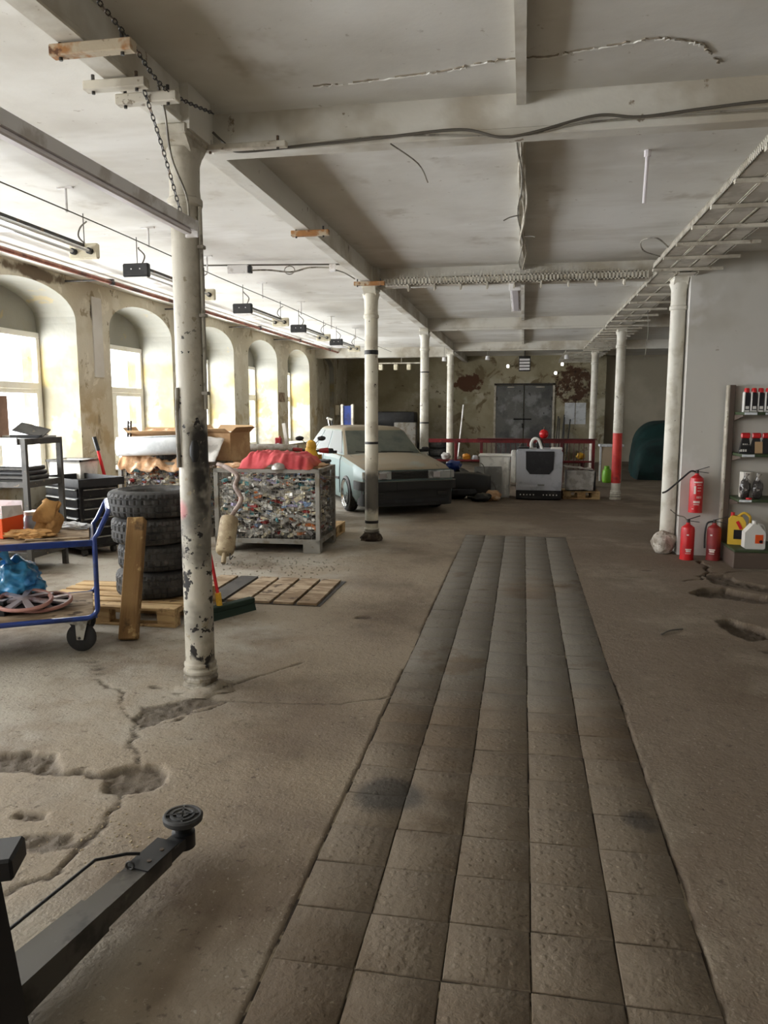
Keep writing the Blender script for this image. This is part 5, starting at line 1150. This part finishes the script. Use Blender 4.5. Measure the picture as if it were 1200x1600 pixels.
d = bpy.data.objects.new('door_1', None); COL.objects.link(d); struct(d, 'grey double leaf sheet metal door in the far wall'); d.location = (0, Y_BACK, 0)
for (a,b) in ((-.86,.0),(.012,.88)):
    lf = MB().bx(a+.01,b-.004,-.05,-.012,.02,2.36,.004).build('door_leaf','door_metal',d)
    for zz in (.35,1.9): MB().bx((a if a < 0 else b-.05)+.01,(a if a < 0 else b-.05)+.05,-.062,-.05,zz,zz+.12).build('hinge','steel_dark',lf)
    MB().bx(a+.35,b-.30 if a < 0 else b-.25,-.060,-.05,2.30,2.33).build('closer_bar','galv_white',lf)
for (a,b,c,e) in ((-.92,-.86,0,2.42),(.88,.94,0,2.42),(-.92,.94,2.37,2.43)): MB().bx(a,b,-.06,-.0,c,e).build('door_frame','galv_white' if a > 0 or b < 0 else 'steel_dark',d)
MB().bx(-.30,.25,-.085,-.05,1.30,1.345,.005).build('lock_bar','black_metal',d)
MB().box((-.02,-.07,1.12),(.05,.04,.14)).build('door_handle','black_metal',d)
for i, (x, s) in enumerate(((1.41,'nearer the door'),(1.74,'beside the end column'))):
    t = thing('wall_poster','pale poster on the far wall '+s,'poster',(x,Y_BACK-.012,1.17),group='pale wall posters'); MB().bx(-.155,.155,-.006,.006,0,.66).build('sheet','white_card',t)
for k, (x, ln, lean) in enumerate(((.98,1.45,.10),(1.06,1.38,.06),(1.14,1.5,.12),(1.22,1.42,.04),(1.30,1.36,.16))):
    o = tag(MB().cyl((0,0,0),(0,0,ln),.018,8).build('steel_rod','steel_dark',loc=(x,Y_BACK-.42,0)), 'dark steel rod leaning against the far wall, %s from the door' % ['first','second','third','fourth','fifth'][k], 'rod', 'leaning steel rods'); o.rotation_euler = (R(-12),lean*.6,0)
o = tag(MB().cyl((0,0,0),(0,0,1.75),.018,8).build('white_pole','lamp_white',loc=(-1.62,19.0,0)), 'white pole leaning beside the slim white column', 'pole'); o.rotation_euler = (R(-4),R(5),0)
t = thing('red_railing','dark red steel railing with two rails around the floor opening','railing',(0,16.3,0))
for (a,b,z,h) in ((-2.05,1.47,.925,.08),(-2.05,1.47,.53,.035)): MB().bx(a,b,-.025,.025,z,z+h,.005).build('rail','rail_red',t)
MB().bx(-.95,1.50,-.07,.10,1.003,1.02,.003).build('top_board','rail_red_dull',t)
for x in (-2.03,-1.40,-.86,.12,.80,1.44): MB().bx(x-.03,x+.03,-.03,.03,0,.96,.004).build('post','rail_red',t)
for i in range(22):
    x = -.75+i*.10
    if abs(x-.12) > .05 and abs(x-.80) > .05: MB().cyl((x,0,.10),(x,0,.955),.008,6).build('baluster','rail_red_dull',t)
t = thing('red_buoy','round red lantern ball resting on the red railing','ball',(.43,16.31,1.02))
MB().lathe([(0,0),(.05,.012),(.085,.045),(.098,.095),(.085,.145),(.05,.178),(.015,.19),(0,.19)],24).build('ball','bright_red',t); MB().cyl((0,0,.185),(.01,0,.245),.012,8).build('stem','steel_dark',t)
for (x,z,r,mt,s,nm,ct) in ((-1.62,.57,.10,'foil','crumpled silver bundle on the lower rail','foil_bundle','bundle'),(-1.36,.57,.06,'foil','small silver bundle on the lower rail beside the bigger one','foil_bundle','bundle'),(-1.18,.57,.09,'amber','tan bundle on the lower rail left of the middle post','cloth_bundle','bundle'),(-1.0,.57,.07,'cloth_white','white bundle on the lower rail by the middle post','cloth_bundle','bundle'),(1.20,.62,.09,'yellow_plastic','yellow bundle behind the railing near the red painted column','cloth_bundle','bundle'),(.62,.60,.12,'black_plastic','black bundle behind the railing above the white machine','cloth_bundle','bundle')):
    tag(lump(0,0,r*.8,r,r*.7,r*.8,r*90+x,.4,3,2.2).build(nm,mt,ang=50,loc=(x,16.42,z-.03)), s, ct)
t = thing('storage_bench','low dark bench behind the red railing carrying the bundles','bench',(0,16.55,0)); MB().bx(-1.9,1.3,-.10,.25,.50,.535,.004).build('bench_top','rail_red_dull',t)
for x in (-1.85,-.3,1.25): MB().bx(x-.03,x+.03,-.08,.22,0,.50).build('bench_leg','rail_red_dull',t)
# grey white machine with black window
t = thing('parts_washer','grey white machine with a black window and dark base in front of the railing','machine',(.30,14.20,0))
MB().bx(-.40,.40,-.30,.30,.02,.18,.01).build('base','black_metal',t)
MB().prism([(-.40,.17),(.40,.17),(.41,.86),(.37,.92),(-.37,.92),(-.41,.86)],-.28,.30,'y').build('housing','grey_plastic',t)
MB().prism([(-.24,.88),(.26,.88),(.25,.56),(.18,.47),(-.16,.47),(-.23,.56)],-.292,-.278,'y').build('window_panel','black_plastic',t)
MB().bx(-.30,-.10,-.286,-.278,.22,.34).build('access_panel','grey_plastic',t); MB().bx(-.02,.10,-.288,-.278,.26,.29).build('nameplate','panel_grey',t)
MB().bx(-.50,-.41,-.25,.20,.30,.88,.02).build('side_bracket','white_plastic',t)
for i in range(12):
    x = -.32+i*.058
    if i not in (5,6): MB().cyl((x,-.312,.10),(x,-.298,.10),.012,8).build('vent_hole','white_plastic',t)
MB().bx(.20,.40,-.27,-.1,.90,.95,.01).build('tray','white_plastic',t); MB().bx(-.39,-.18,-.25,.05,.90,.95,.01).build('tray','black_plastic',t)
MB().tube(spline([(-.12,-.1,.90),(-.15,-.12,1.0),(-.10,-.15,1.10),(-.02,-.16,1.08),(.03,-.18,.96),(.05,-.2,.90)],6),.026,8).build('hose','white_plastic',t)
MB().tube(spline([(-.02,-.05,.90),(-.04,-.08,1.02),(.02,-.1,1.06),(.06,-.14,.92)],6),.018,8).build('hose','black_plastic',t)
# fridge panel and dark car parts
t = thing('freezer_liner','white ribbed freezer liner standing behind the grey panel','freezer part',(-.50,14.38,0))
m = MB(); m.bx(-.28,.28,-.18,-.16,.0,.76,.008); m.bx(-.28,-.26,-.18,.2,0,.76); m.bx(.26,.28,-.18,.2,0,.76); m.bx(-.28,.28,.18,.2,0,.80); m.build('liner_shell','white_plastic',t)
for i in range(6): MB().bx(.20-.012,.20+.012,-.19,-.178,.06+i*.11,.13+i*.11,.004).build('rib','white_plastic',t)
MB().bx(-.30,.30,-.20,.22,.76,.80,.01).build('rim','white_plastic',t)
o = tag(MB().bx(-.30,.20,-.012,.012,0,.60,.006).build('sheet_panel','panel_grey',loc=(-.56,13.98,0)), 'dull grey sheet panel leaning on the freezer liner', 'panel'); o.rotation_euler = (R(-14),0,R(4))
def bump2(u, v): return (-.55+1.1*u, .35*(2*u-1)**2-.06*math.sin(v*math.pi), .02+.42*v+.10*math.sin(u*math.pi))
t = thing('black_bumper','black car bumper lying on edge between the car and the grey panel','bumper',(-1.02,13.36,0),R(14)); sheet(28,8,bump2).build('bumper_skin','car_black',t,ang=60,solid=.03)
sheet(20,4,lambda u,v:(-.40+.8*u,.30*(2*u-1)**2-.09,.14+.10*v)).build('grille_strip','black_plastic',t,ang=60,solid=.02)
for (x,y,z,a,b,c,sd,mt,s,nm,ct) in ((-1.20,13.95,.26,.32,.26,.34,51,'car_black','dark heap of car trim behind the black bumper','trim_heap','car parts'),(-1.22,13.75,.62,.14,.10,.10,52,'blue_enamel','blue cloth on top of the dark trim heap','blue_cloth','cloth'),(-.80,13.80,.24,.20,.16,.26,53,'black_metal','oily engine part beside the dark trim heap','engine_part','engine part'),(-.52,13.70,.09,.16,.12,.10,54,'tan_cloth','brown crumpled cloth on the floor before the grey panel','cloth_bundle','bundle'),(-.72,13.55,.08,.2,.14,.09,55,'car_black','low black lump of trim on the floor before the grey panel','trim_heap','car parts')):
    lm = lump(x,y,z,a,b,c,sd,.35,3,2.2); lm.v = [(p,q,max(r,0)) for p,q,r in lm.v]
    tag(lm.build(nm,mt,ang=50), s, ct)
cable([(-.74,13.88,.66),(-.68,13.84,.60),(-.64,13.82,.40),(-.50,13.82,.30),(-.44,13.80,.12)], .008, 'black cable hanging down the grey panel')
# wrapped package on pallet
pallet((1.06,14.46,0), R(3), 'small brown pallet under the white wrapped package', .66, .50)
t = thing('wrapped_package','white film wrapped package on the small pallet by the red painted column','package',(1.05,14.45,.146),R(2))
MB().bx(-.25,.27,-.20,.20,0,.36,.02).build('package_core','black_plastic',t)
sheet(24,16,lambda u,v:(-.28+.50*u+.02*v,-.235-.02*math.sin(u*6)+.012*nz(u*6,v*6,3),.02+.36*v+.02*nz(u*4,1,2))).build('film_wrap','foil',t,ang=80,solid=.006)
sheet(24,12,lambda u,v:(-.28+.50*u,-.22+.42*v,.39+.05*(1-u)+.02*nz(u*6,v*6,7))).build('film_top','foil',t,ang=80,solid=.006)
# cabinet, gas bottle, covered car
t = thing('small_cabinet','low beige cabinet behind the red painted column','cabinet',(1.98,18.15,0)); MB().bx(-.22,.25,-.15,.20,0,.80,.006).build('body','cabinet_beige',t); MB().bx(-.25,.28,-.17,.22,.78,.83,.004).build('top','cloth_white',t); MB().bx(-.25,-.21,-.17,-.15,0,.80).build('side_frame','cloth_white',t); MB().bx(-.20,.20,-.165,-.152,.06,.72,.004).build('door','cabinet_beige',t)
t = thing('gas_bottle','lime green gas bottle in front of the beige cabinet','gas bottle',(1.87,17.62,0)); MB().lathe([(0,0),(.085,0),(.10,.02),(.105,.05),(.105,.22),(.09,.28),(.05,.31),(0,.31)],20).build('bottle_body','lime_green',t)
MB().lathe([(.06,.29),(.065,.29),(.065,.37),(.06,.37)],20,None,.6,5.4).build('collar','lime_green',t); MB().cyl((0,0,.30),(0,0,.36),.018,10).build('valve','zinc',t)
cv = []
for i in range(25):
    y = i/24; row = []
    for j in range(29):
        a = math.pi*j/28; hw = .98*(1-.12*abs(2*y-1)**4); hh = None
        side = [(0,.40),(.025,.70),(.10,.84),(.24,.95),(.38,1.28),(.62,1.36),(.80,1.10),(.92,.98),(1,.6)]
        for (y0,h0),(y1,h1) in zip(side[:-1],side[1:]):
            if y0 <= y <= y1: hh = h0+(h1-h0)*(y-y0)/(y1-y0)
        cx = math.copysign(abs(math.cos(a))**.55,math.cos(a))*hw; zz = math.sin(a)**.55*hh
        zz *= 1+.02*nz(cx*3,y*9,2); cx *= 1+.03*nz(y*9,zz*4,6)
        row.append((cx, 4.1*y, zz))
    cv.append(row)
t = thing('covered_car','car under a dark teal cover beyond the red painted column','covered car',(3.50,18.35,0),R(-6))
m = MB().grid(cv); k = len(m.v); m.f += [tuple(range(28,-1,-1)), tuple(24*29+j for j in range(29))]; m.build('car_cover','teal_cover',t,ang=50)
for (x,y) in ((-.72,.75),(.72,.75),(-.72,3.3),(.72,3.3)): tyre_mesh(.29,.19,.18,40).build('tyre','rubber',t,ang=30).matrix_local = Matrix.Translation((x,y,.29)) @ Matrix.Rotation(R(90),4,'Y')
# far left clutter
t = thing('lift_post','blue grey car lift post standing behind the car','lift post',(-4.60,20.0,0))
for x in (-.16,.12): MB().bx(x-.03,x+.03,-.06,.06,0,1.76,.006).build('post_rail','galv_white',t)
MB().bx(-.13,.09,-.03,.05,0,1.72).build('post_back','blue_enamel',t); MB().bx(-.25,.2,-.25,.25,0,.03).build('base_plate','steel_dark',t)
t = thing('pipe_stand','silver pipe stand leaning behind the car','stand',(-4.95,19.3,0)); MB().tube([(.30,0,0),(.05,0,1.0),(-.02,0,1.36)],.022,8).build('stand_pipe','zinc',t); MB().tube([(.36,0,0),(.12,.02,1.0),(.06,.02,1.32)],.018,8).build('stand_pipe','black_metal',t); MB().box((.02,0,1.38),(.16,.06,.06),(0,R(20),0),.01).build('clamp_head','zinc',t)
t = thing('switch_box','beige switch box on the far window side wall','switch box',(-5.648,22.9,1.45)); MB().bx(0,.12,-.10,.10,0,.30,.01).build('box_case','beige_plastic',t); MB().cyl((.03,0,.30),(.03,0,1.7),.012,8).build('feed_conduit','galv_white',t)
t = thing('dark_sofa','black covered heap stacked against the far wall','covered heap',(-3.78,22.9,0))
lm = lump(0,0,.60,.72,.42,.62,61,.22,3,1.3); lm.v = [(a,b,max(c,0)) for a,b,c in lm.v]; lm.build('cover','black_plastic',t,ang=50); MB().bx(-.62,.60,-.30,.35,1.10,1.56,.05).build('top_cushion','black_plastic',t)
tag(MB().bx(-.30,.34,-.15,.15,.0,1.25,.02).build('pale_cabinet','cage_grey',loc=(-3.40,22.15,0)), 'pale striped cabinet before the black covered heap', 'cabinet')
for i, (x,y,z) in enumerate(((-2.45,22.9,.62),(-2.45,22.9,.86),(-2.45,22.9,1.10))):
    o = tag(tyre_mesh(.36,.22,.235,48).build('large_stored_tyre','rubber',ang=30,loc=(x,y,z-.5)), '%s tyre in the stack by the far wall' % ['lowest','middle','upper'][i], 'tyre', 'tyres stacked at the far wall')

# ---------------------------------------------------------------- extinguishers and shelf on the cross wall
material('ext_dull', (150,44,44), 0.5, layers=[dict(c=(120,36,38), s=5, lo=.48, hi=.6), dict(c=(176,80,72), s=3, lo=.5, hi=.6, z=(-1,-.5,.06,.1))])
material('label_cream', (232,214,206), 0.6); material('shelf_green', (60,74,46), 0.55, layers=[dict(c=(48,58,38), s=5, lo=.5, hi=.62)])
material('shelf_brown', (92,78,68), 0.55); material('shelf_back', (214,208,198), 0.6); material('dark_bottle', (28,26,32), 0.35); material('blue_pouch', (36,52,140), 0.35)
material('black_pouch', (34,32,34), 0.35, layers=[dict(c=(190,190,190), s=16, lo=.64, hi=.66)]); material('smoke_bag', (66,62,60), 0.2, layers=[dict(c=(176,170,164), s=9, lo=.58, hi=.62)], bump=[(10,.8,.03)], coat=.6)
material('canister_yellow', (226,184,60), 0.45); material('canister_white', (224,222,216), 0.4)
def extinguisher(loc, rz, mat, label, hgt=.40, hose='left', marks=True):
    t = thing('fire_extinguisher', label, 'extinguisher', loc, rz)
    r = .072
    MB().lathe([(0,0),(r-.01,0),(r,.012),(r,hgt-.05),(r*.92,hgt-.02),(r*.55,hgt),(.022,hgt+.012),(.022,hgt+.03),(0,hgt+.03)],28).build('cylinder',mat,t)
    MB().lathe([(0,hgt+.03),(.018,hgt+.03),(.018,hgt+.065),(0,hgt+.065)],12).build('valve','steel_dark',t)
    MB().bar((-.01,0,hgt+.06),(.12,-.02,hgt+.105),.018,.006).build('squeeze_lever','black_metal',t); MB().bar((.0,0,hgt+.05),(.115,-.02,hgt+.035),.018,.006).build('carry_handle','black_metal',t)
    if hose == 'left': MB().tube(spline([(-.015,0,hgt+.045),(-.07,-.01,hgt+.05),(-.16,-.02,hgt-.03),(-.30,-.03,hgt-.16),(-.36,-.03,hgt-.19)],6),.010,8).build('hose','black_plastic',t)
    elif hose == 'down': MB().tube(spline([(-.015,0,hgt+.045),(-.075,-.01,hgt+.02),(-.092,-.01,hgt-.10),(-.088,-.01,hgt-.25)],6),.010,8).build('hose','black_plastic',t)
    else: MB().tube(spline([(-.015,0,hgt+.05),(-.05,0,hgt+.09),(-.12,.01,hgt+.11),(-.20,.02,hgt+.17)],6),.006,8).build('hose','cable_grey',t)
    def patch(a0,a1,z0,z1,nm='label_print',mt='label_cream'):
        MB().grid([[((r+.0012)*math.cos(a0+(a1-a0)*i/6),(r+.0012)*math.sin(a0+(a1-a0)*i/6),z) for i in range(7)] for z in (z0,z1)]).build(nm,mt,t,fix=False)
    if marks:
        c = -math.pi/2
        patch(c-.55,c+.75,hgt*.82,hgt*.86); patch(c-.55,c-.25,hgt*.52,hgt*.74); patch(c-.1,c+.55,hgt*.76,hgt*.775); patch(c-.05,c+.5,hgt*.68,hgt*.695); patch(c-.05,c+.5,hgt*.60,hgt*.615)
        for k in range(4): patch(c-.1+k*.2,c+.0+k*.2,hgt*.40,hgt*.46)
        patch(c-.55,c+.4,hgt*.27,hgt*.33); patch(c-.5,c+.3,hgt*.22,hgt*.24); patch(c-.75,c-.45,hgt*.10,hgt*.115)
    else:
        c = -math.pi/2; patch(c-.6,c-.3,hgt*.72,hgt*.76); patch(c-.7,c+.2,hgt*.30,hgt*.335); patch(c-.6,c+.1,hgt*.24,hgt*.29); patch(c-.7,c+.1,hgt*.19,hgt*.205)
    MB().lathe([(.066,.0),(.0735,.0),(.0735,.014),(.066,.014)],28).build('foot_ring',mat,t)
    return t
e = extinguisher((1.885,8.79,.50),0,'bright_red','bright red fire extinguisher hung on the wall with its hose stretched out'); MB().bx(-.03,.03,.07,.105,.22,.30).build('wall_bracket','steel_dark',e)
extinguisher((1.79,8.64,0),R(15),'bright_red','bright red fire extinguisher standing on the floor beside the stone foot',.375,'up',False)
extinguisher((2.065,8.66,0),R(-10),'ext_dull','dull faded red fire extinguisher standing on the floor next to the shelf',.375,'down',False)
t = thing('display_shelf','brown and green shop shelf unit against the cross wall','shelf',(2.19,8.40,0))
MB().bx(-.03,.03,.34,.44,0,1.88,.004).build('upright','shelf_brown',t); MB().bx(1.04,1.10,.34,.44,0,1.88,.004).build('upright','shelf_brown',t)
MB().bx(.03,1.04,.42,.44,.18,1.87).build('back_panel','shelf_back',t); MB().bx(-.045,-.03,.34,.44,.0,1.88).build('upright_face','galv_white',t)
MB().bx(-.03,1.10,-.19,.42,0,.17,.004).build('plinth','shelf_brown',t); MB().bx(-.03,1.10,-.20,.42,.17,.195,.004).build('base_shelf','shelf_green',t)
for z in (.695,1.165,1.595):
    MB().bx(.035,1.035,.0,.42,z-.03,z,.004).build('shelf_board','shelf_green',t)
    MB().prism([(.42,z-.10),(.42,z-.03),(.02,z-.03),(.02,z-.045)],.03,.045,'x').build('shelf_bracket','shelf_brown',t)
    MB().bx(.04,.16,-.006,.0,z-.028,z-.004).build('price_strip','white_card',t)
MB().bx(.24,.34,-.006,.0,1.595-.028,1.595-.006).build('price_strip','white_card',t)
def small(name, label, cat, loc, group=None, rz=0): return thing(name, label, cat, loc, rz, group)
for i in range(7):
    t = small('spray_bottle','white framed dark bottle with red cap on the top shelf, %s from the wall column' % ['first','second','third','fourth','fifth','sixth','seventh'][i],'bottle',(2.265+i*.068,8.50-.008*(i % 2),1.595),'red capped bottles on the top shelf')
    MB().bx(-.028,.028,-.028,.028,0,.20,.008).build('bottle_body','dark_bottle',t); MB().bx(-.031,-.018,-.031,.031,0,.205,.003).build('white_side','canister_white',t); MB().bx(-.03,.03,-.031,.031,0,.02,.003).build('white_foot','canister_white',t)
    MB().lathe([(0,.20),(.026,.20),(.026,.235),(.02,.245),(0,.245)],14).build('cap','bright_red',t)
    MB().bx(-.012,.022,-.0305,-.028,.03,.06).build('label_print','canister_white',t)
for i, (x, c, s) in enumerate(((2.285,'black_pouch','black spray pack with a red trigger top, nearest the upright'),(2.39,'black_pouch','black spray pack with a red top and yellow leaflet'),(2.49,'black_pouch','black spray pack with a red top beside the blue one'),(2.575,'blue_pouch','blue spray pack on the second shelf'))):
    t = small('spray_pack',s,'spray pack',(x,8.52,1.165),'spray packs on the second shelf')
    m = MB(); m.add([(-.06,-.03,0),(.06,-.03,0),(.06,.03,0),(-.06,.03,0),(-.032,-.016,.16),(.032,-.016,.16),(.032,.016,.16),(-.032,.016,.16)],[(0,3,2,1),(4,5,6,7),(0,1,5,4),(1,2,6,5),(2,3,7,6),(3,0,4,7)]); m.build('pack_body',c,t)
    MB().bx(-.045,.045,-.018,.018,.158,.215,.010).build('trigger_top','bright_red' if c == 'black_pouch' else 'blue_pouch',t)
    if i == 1: MB().box((.02,-.032,.065),(.075,.004,.12),(R(-8),0,R(3))).build('leaflet','cardboard',t)
    if i == 0:
        for k in range(3): MB().bx(-.03+k*.018,-.022+k*.018,-.030,-.026,.09,.105).build('label_print','canister_white',t)
        for k in range(3): MB().bx(-.05+k*.022,-.035+k*.022,-.034,-.029,.02,.045).build('label_print','canister_white',t)
for (x,s) in ((2.305,'shiny dark plastic bag tied at the top, nearer the upright'),(2.425,'shiny dark plastic bag tied at the top, farther from the upright')):
    t = small('knotted_bag',s,'bag',(x,8.50,.695),'dark bags on the third shelf')
    b = lump(0,0,.10,.055,.045,.115,x*31,.25,3,2.2); b.v = [(p,q,max(r,0)) for p,q,r in b.v]; b.build('bag_body','smoke_bag',t,ang=60); MB().tube([(0,0,.19),(0,0,.23),(.01,0,.265)],[.024,.015,.030],10).build('knot','smoke_bag',t)
t = small('round_tin','pale round tin behind the two dark bags','tin',(2.365,8.66,.695)); MB().lathe([(0,0),(.075,0),(.075,.26),(.07,.27),(0,.27)],22).build('tin_body','shelf_back',t)
t = small('jar_cover','small red lid on the third shelf','lid',(2.33,8.425,.695)); MB().lathe([(0,0),(.03,0),(.03,.012),(.024,.016),(0,.016)],16).build('lid_disc','bright_red',t)
t = small('oil_canister','yellow oil canister with red cap on the base shelf','canister',(2.27,8.58,.195),None,R(-12))
MB().prism([(-.085,0),(.085,0),(.085,.24),(.05,.30),(-.05,.31),(-.085,.26)],-.05,.05,'y').build('canister_body','canister_yellow',t); MB().cyl((-.045,0,.30),(-.045,0,.34),.02,12).build('cap','bright_red',t)
MB().bx(-.03,.07,-.054,-.05,.06,.16).build('dark_label','dark_bottle',t); MB().box((.02,-.053,.21),(.03,.004,.09),(0,R(-28),0)).build('red_stripe','bright_red',t)
MB().tube(spline([(.0,0,.29),(.06,0,.335),(.12,.0,.30),(.12,0,.22)],5),.014,8).build('handle','canister_yellow',t)
t = small('water_canister','clear white canister with an orange label on the base shelf','canister',(2.375,8.34,.195))
MB().prism([(-.10,.01),(-.085,0),(.085,0),(.10,.01),(.10,.17),(.03,.255),(-.03,.255),(-.10,.17)],-.06,.06,'y').build('canister_body','canister_white',t); MB().cyl((0,0,.25),(0,0,.29),.022,12).build('cap','canister_white',t)
MB().bx(.0,.075,-.064,-.06,.06,.15).build('orange_label','orange_card',t); MB().lathe([(0,0),(.016,0),(.016,.002),(0,.002)],14).build('label_emblem','dark_bottle',t).matrix_local = Matrix.Translation((.055,-.066,.08)) @ Matrix.Rotation(R(90),4,'X')
MB().tube(spline([(.03,0,.25),(.08,0,.235),(.105,0,.17),(.10,0,.11)],5),.013,8).build('handle','canister_white',t)
# small rubble near the cage
random.seed(5); m = MB()
for i in range(260):
    x, y = random.gauss(-2.6,.5), random.gauss(7.5,.25); r = random.uniform(.003,.012)
    if x > -1.7 or x < -3.6 or abs(y-7.5) > .6: continue
    bmx = bmesh.new(); bmesh.ops.create_icosphere(bmx,subdivisions=1,radius=r)
    for v in bmx.verts: v.co = v.co*random.uniform(.7,1.2)+Vector((x,y,r*.5))
    m.frombm(bmx)
tag(m.build('rubble','concrete_floor',ang=20), 'small crumbs of rubble scattered on the floor before the cage bin', 'rubble', kind='stuff')
m = MB()
for i in range(90):
    x, y = random.gauss(-1.50,.12), random.gauss(2.52,.10); r = random.uniform(.0015,.004); m.box((x,y,r*.5),(r*2,r*1.3,r),(0,0,random.uniform(0,3)))
tag(m.build('wood_chips','muffler_tan'), 'tiny pale wood chips scattered beside the lift arm', 'wood chips', kind='stuff')
tag(MB().tube(spline([(1.02,5.62,.006),(1.10,5.72,.012),(1.20,5.80,.006)],5),.006,6).build('wire_scrap','cable_dark'), 'short bent wire scrap on the floor before the shelf', 'wire')
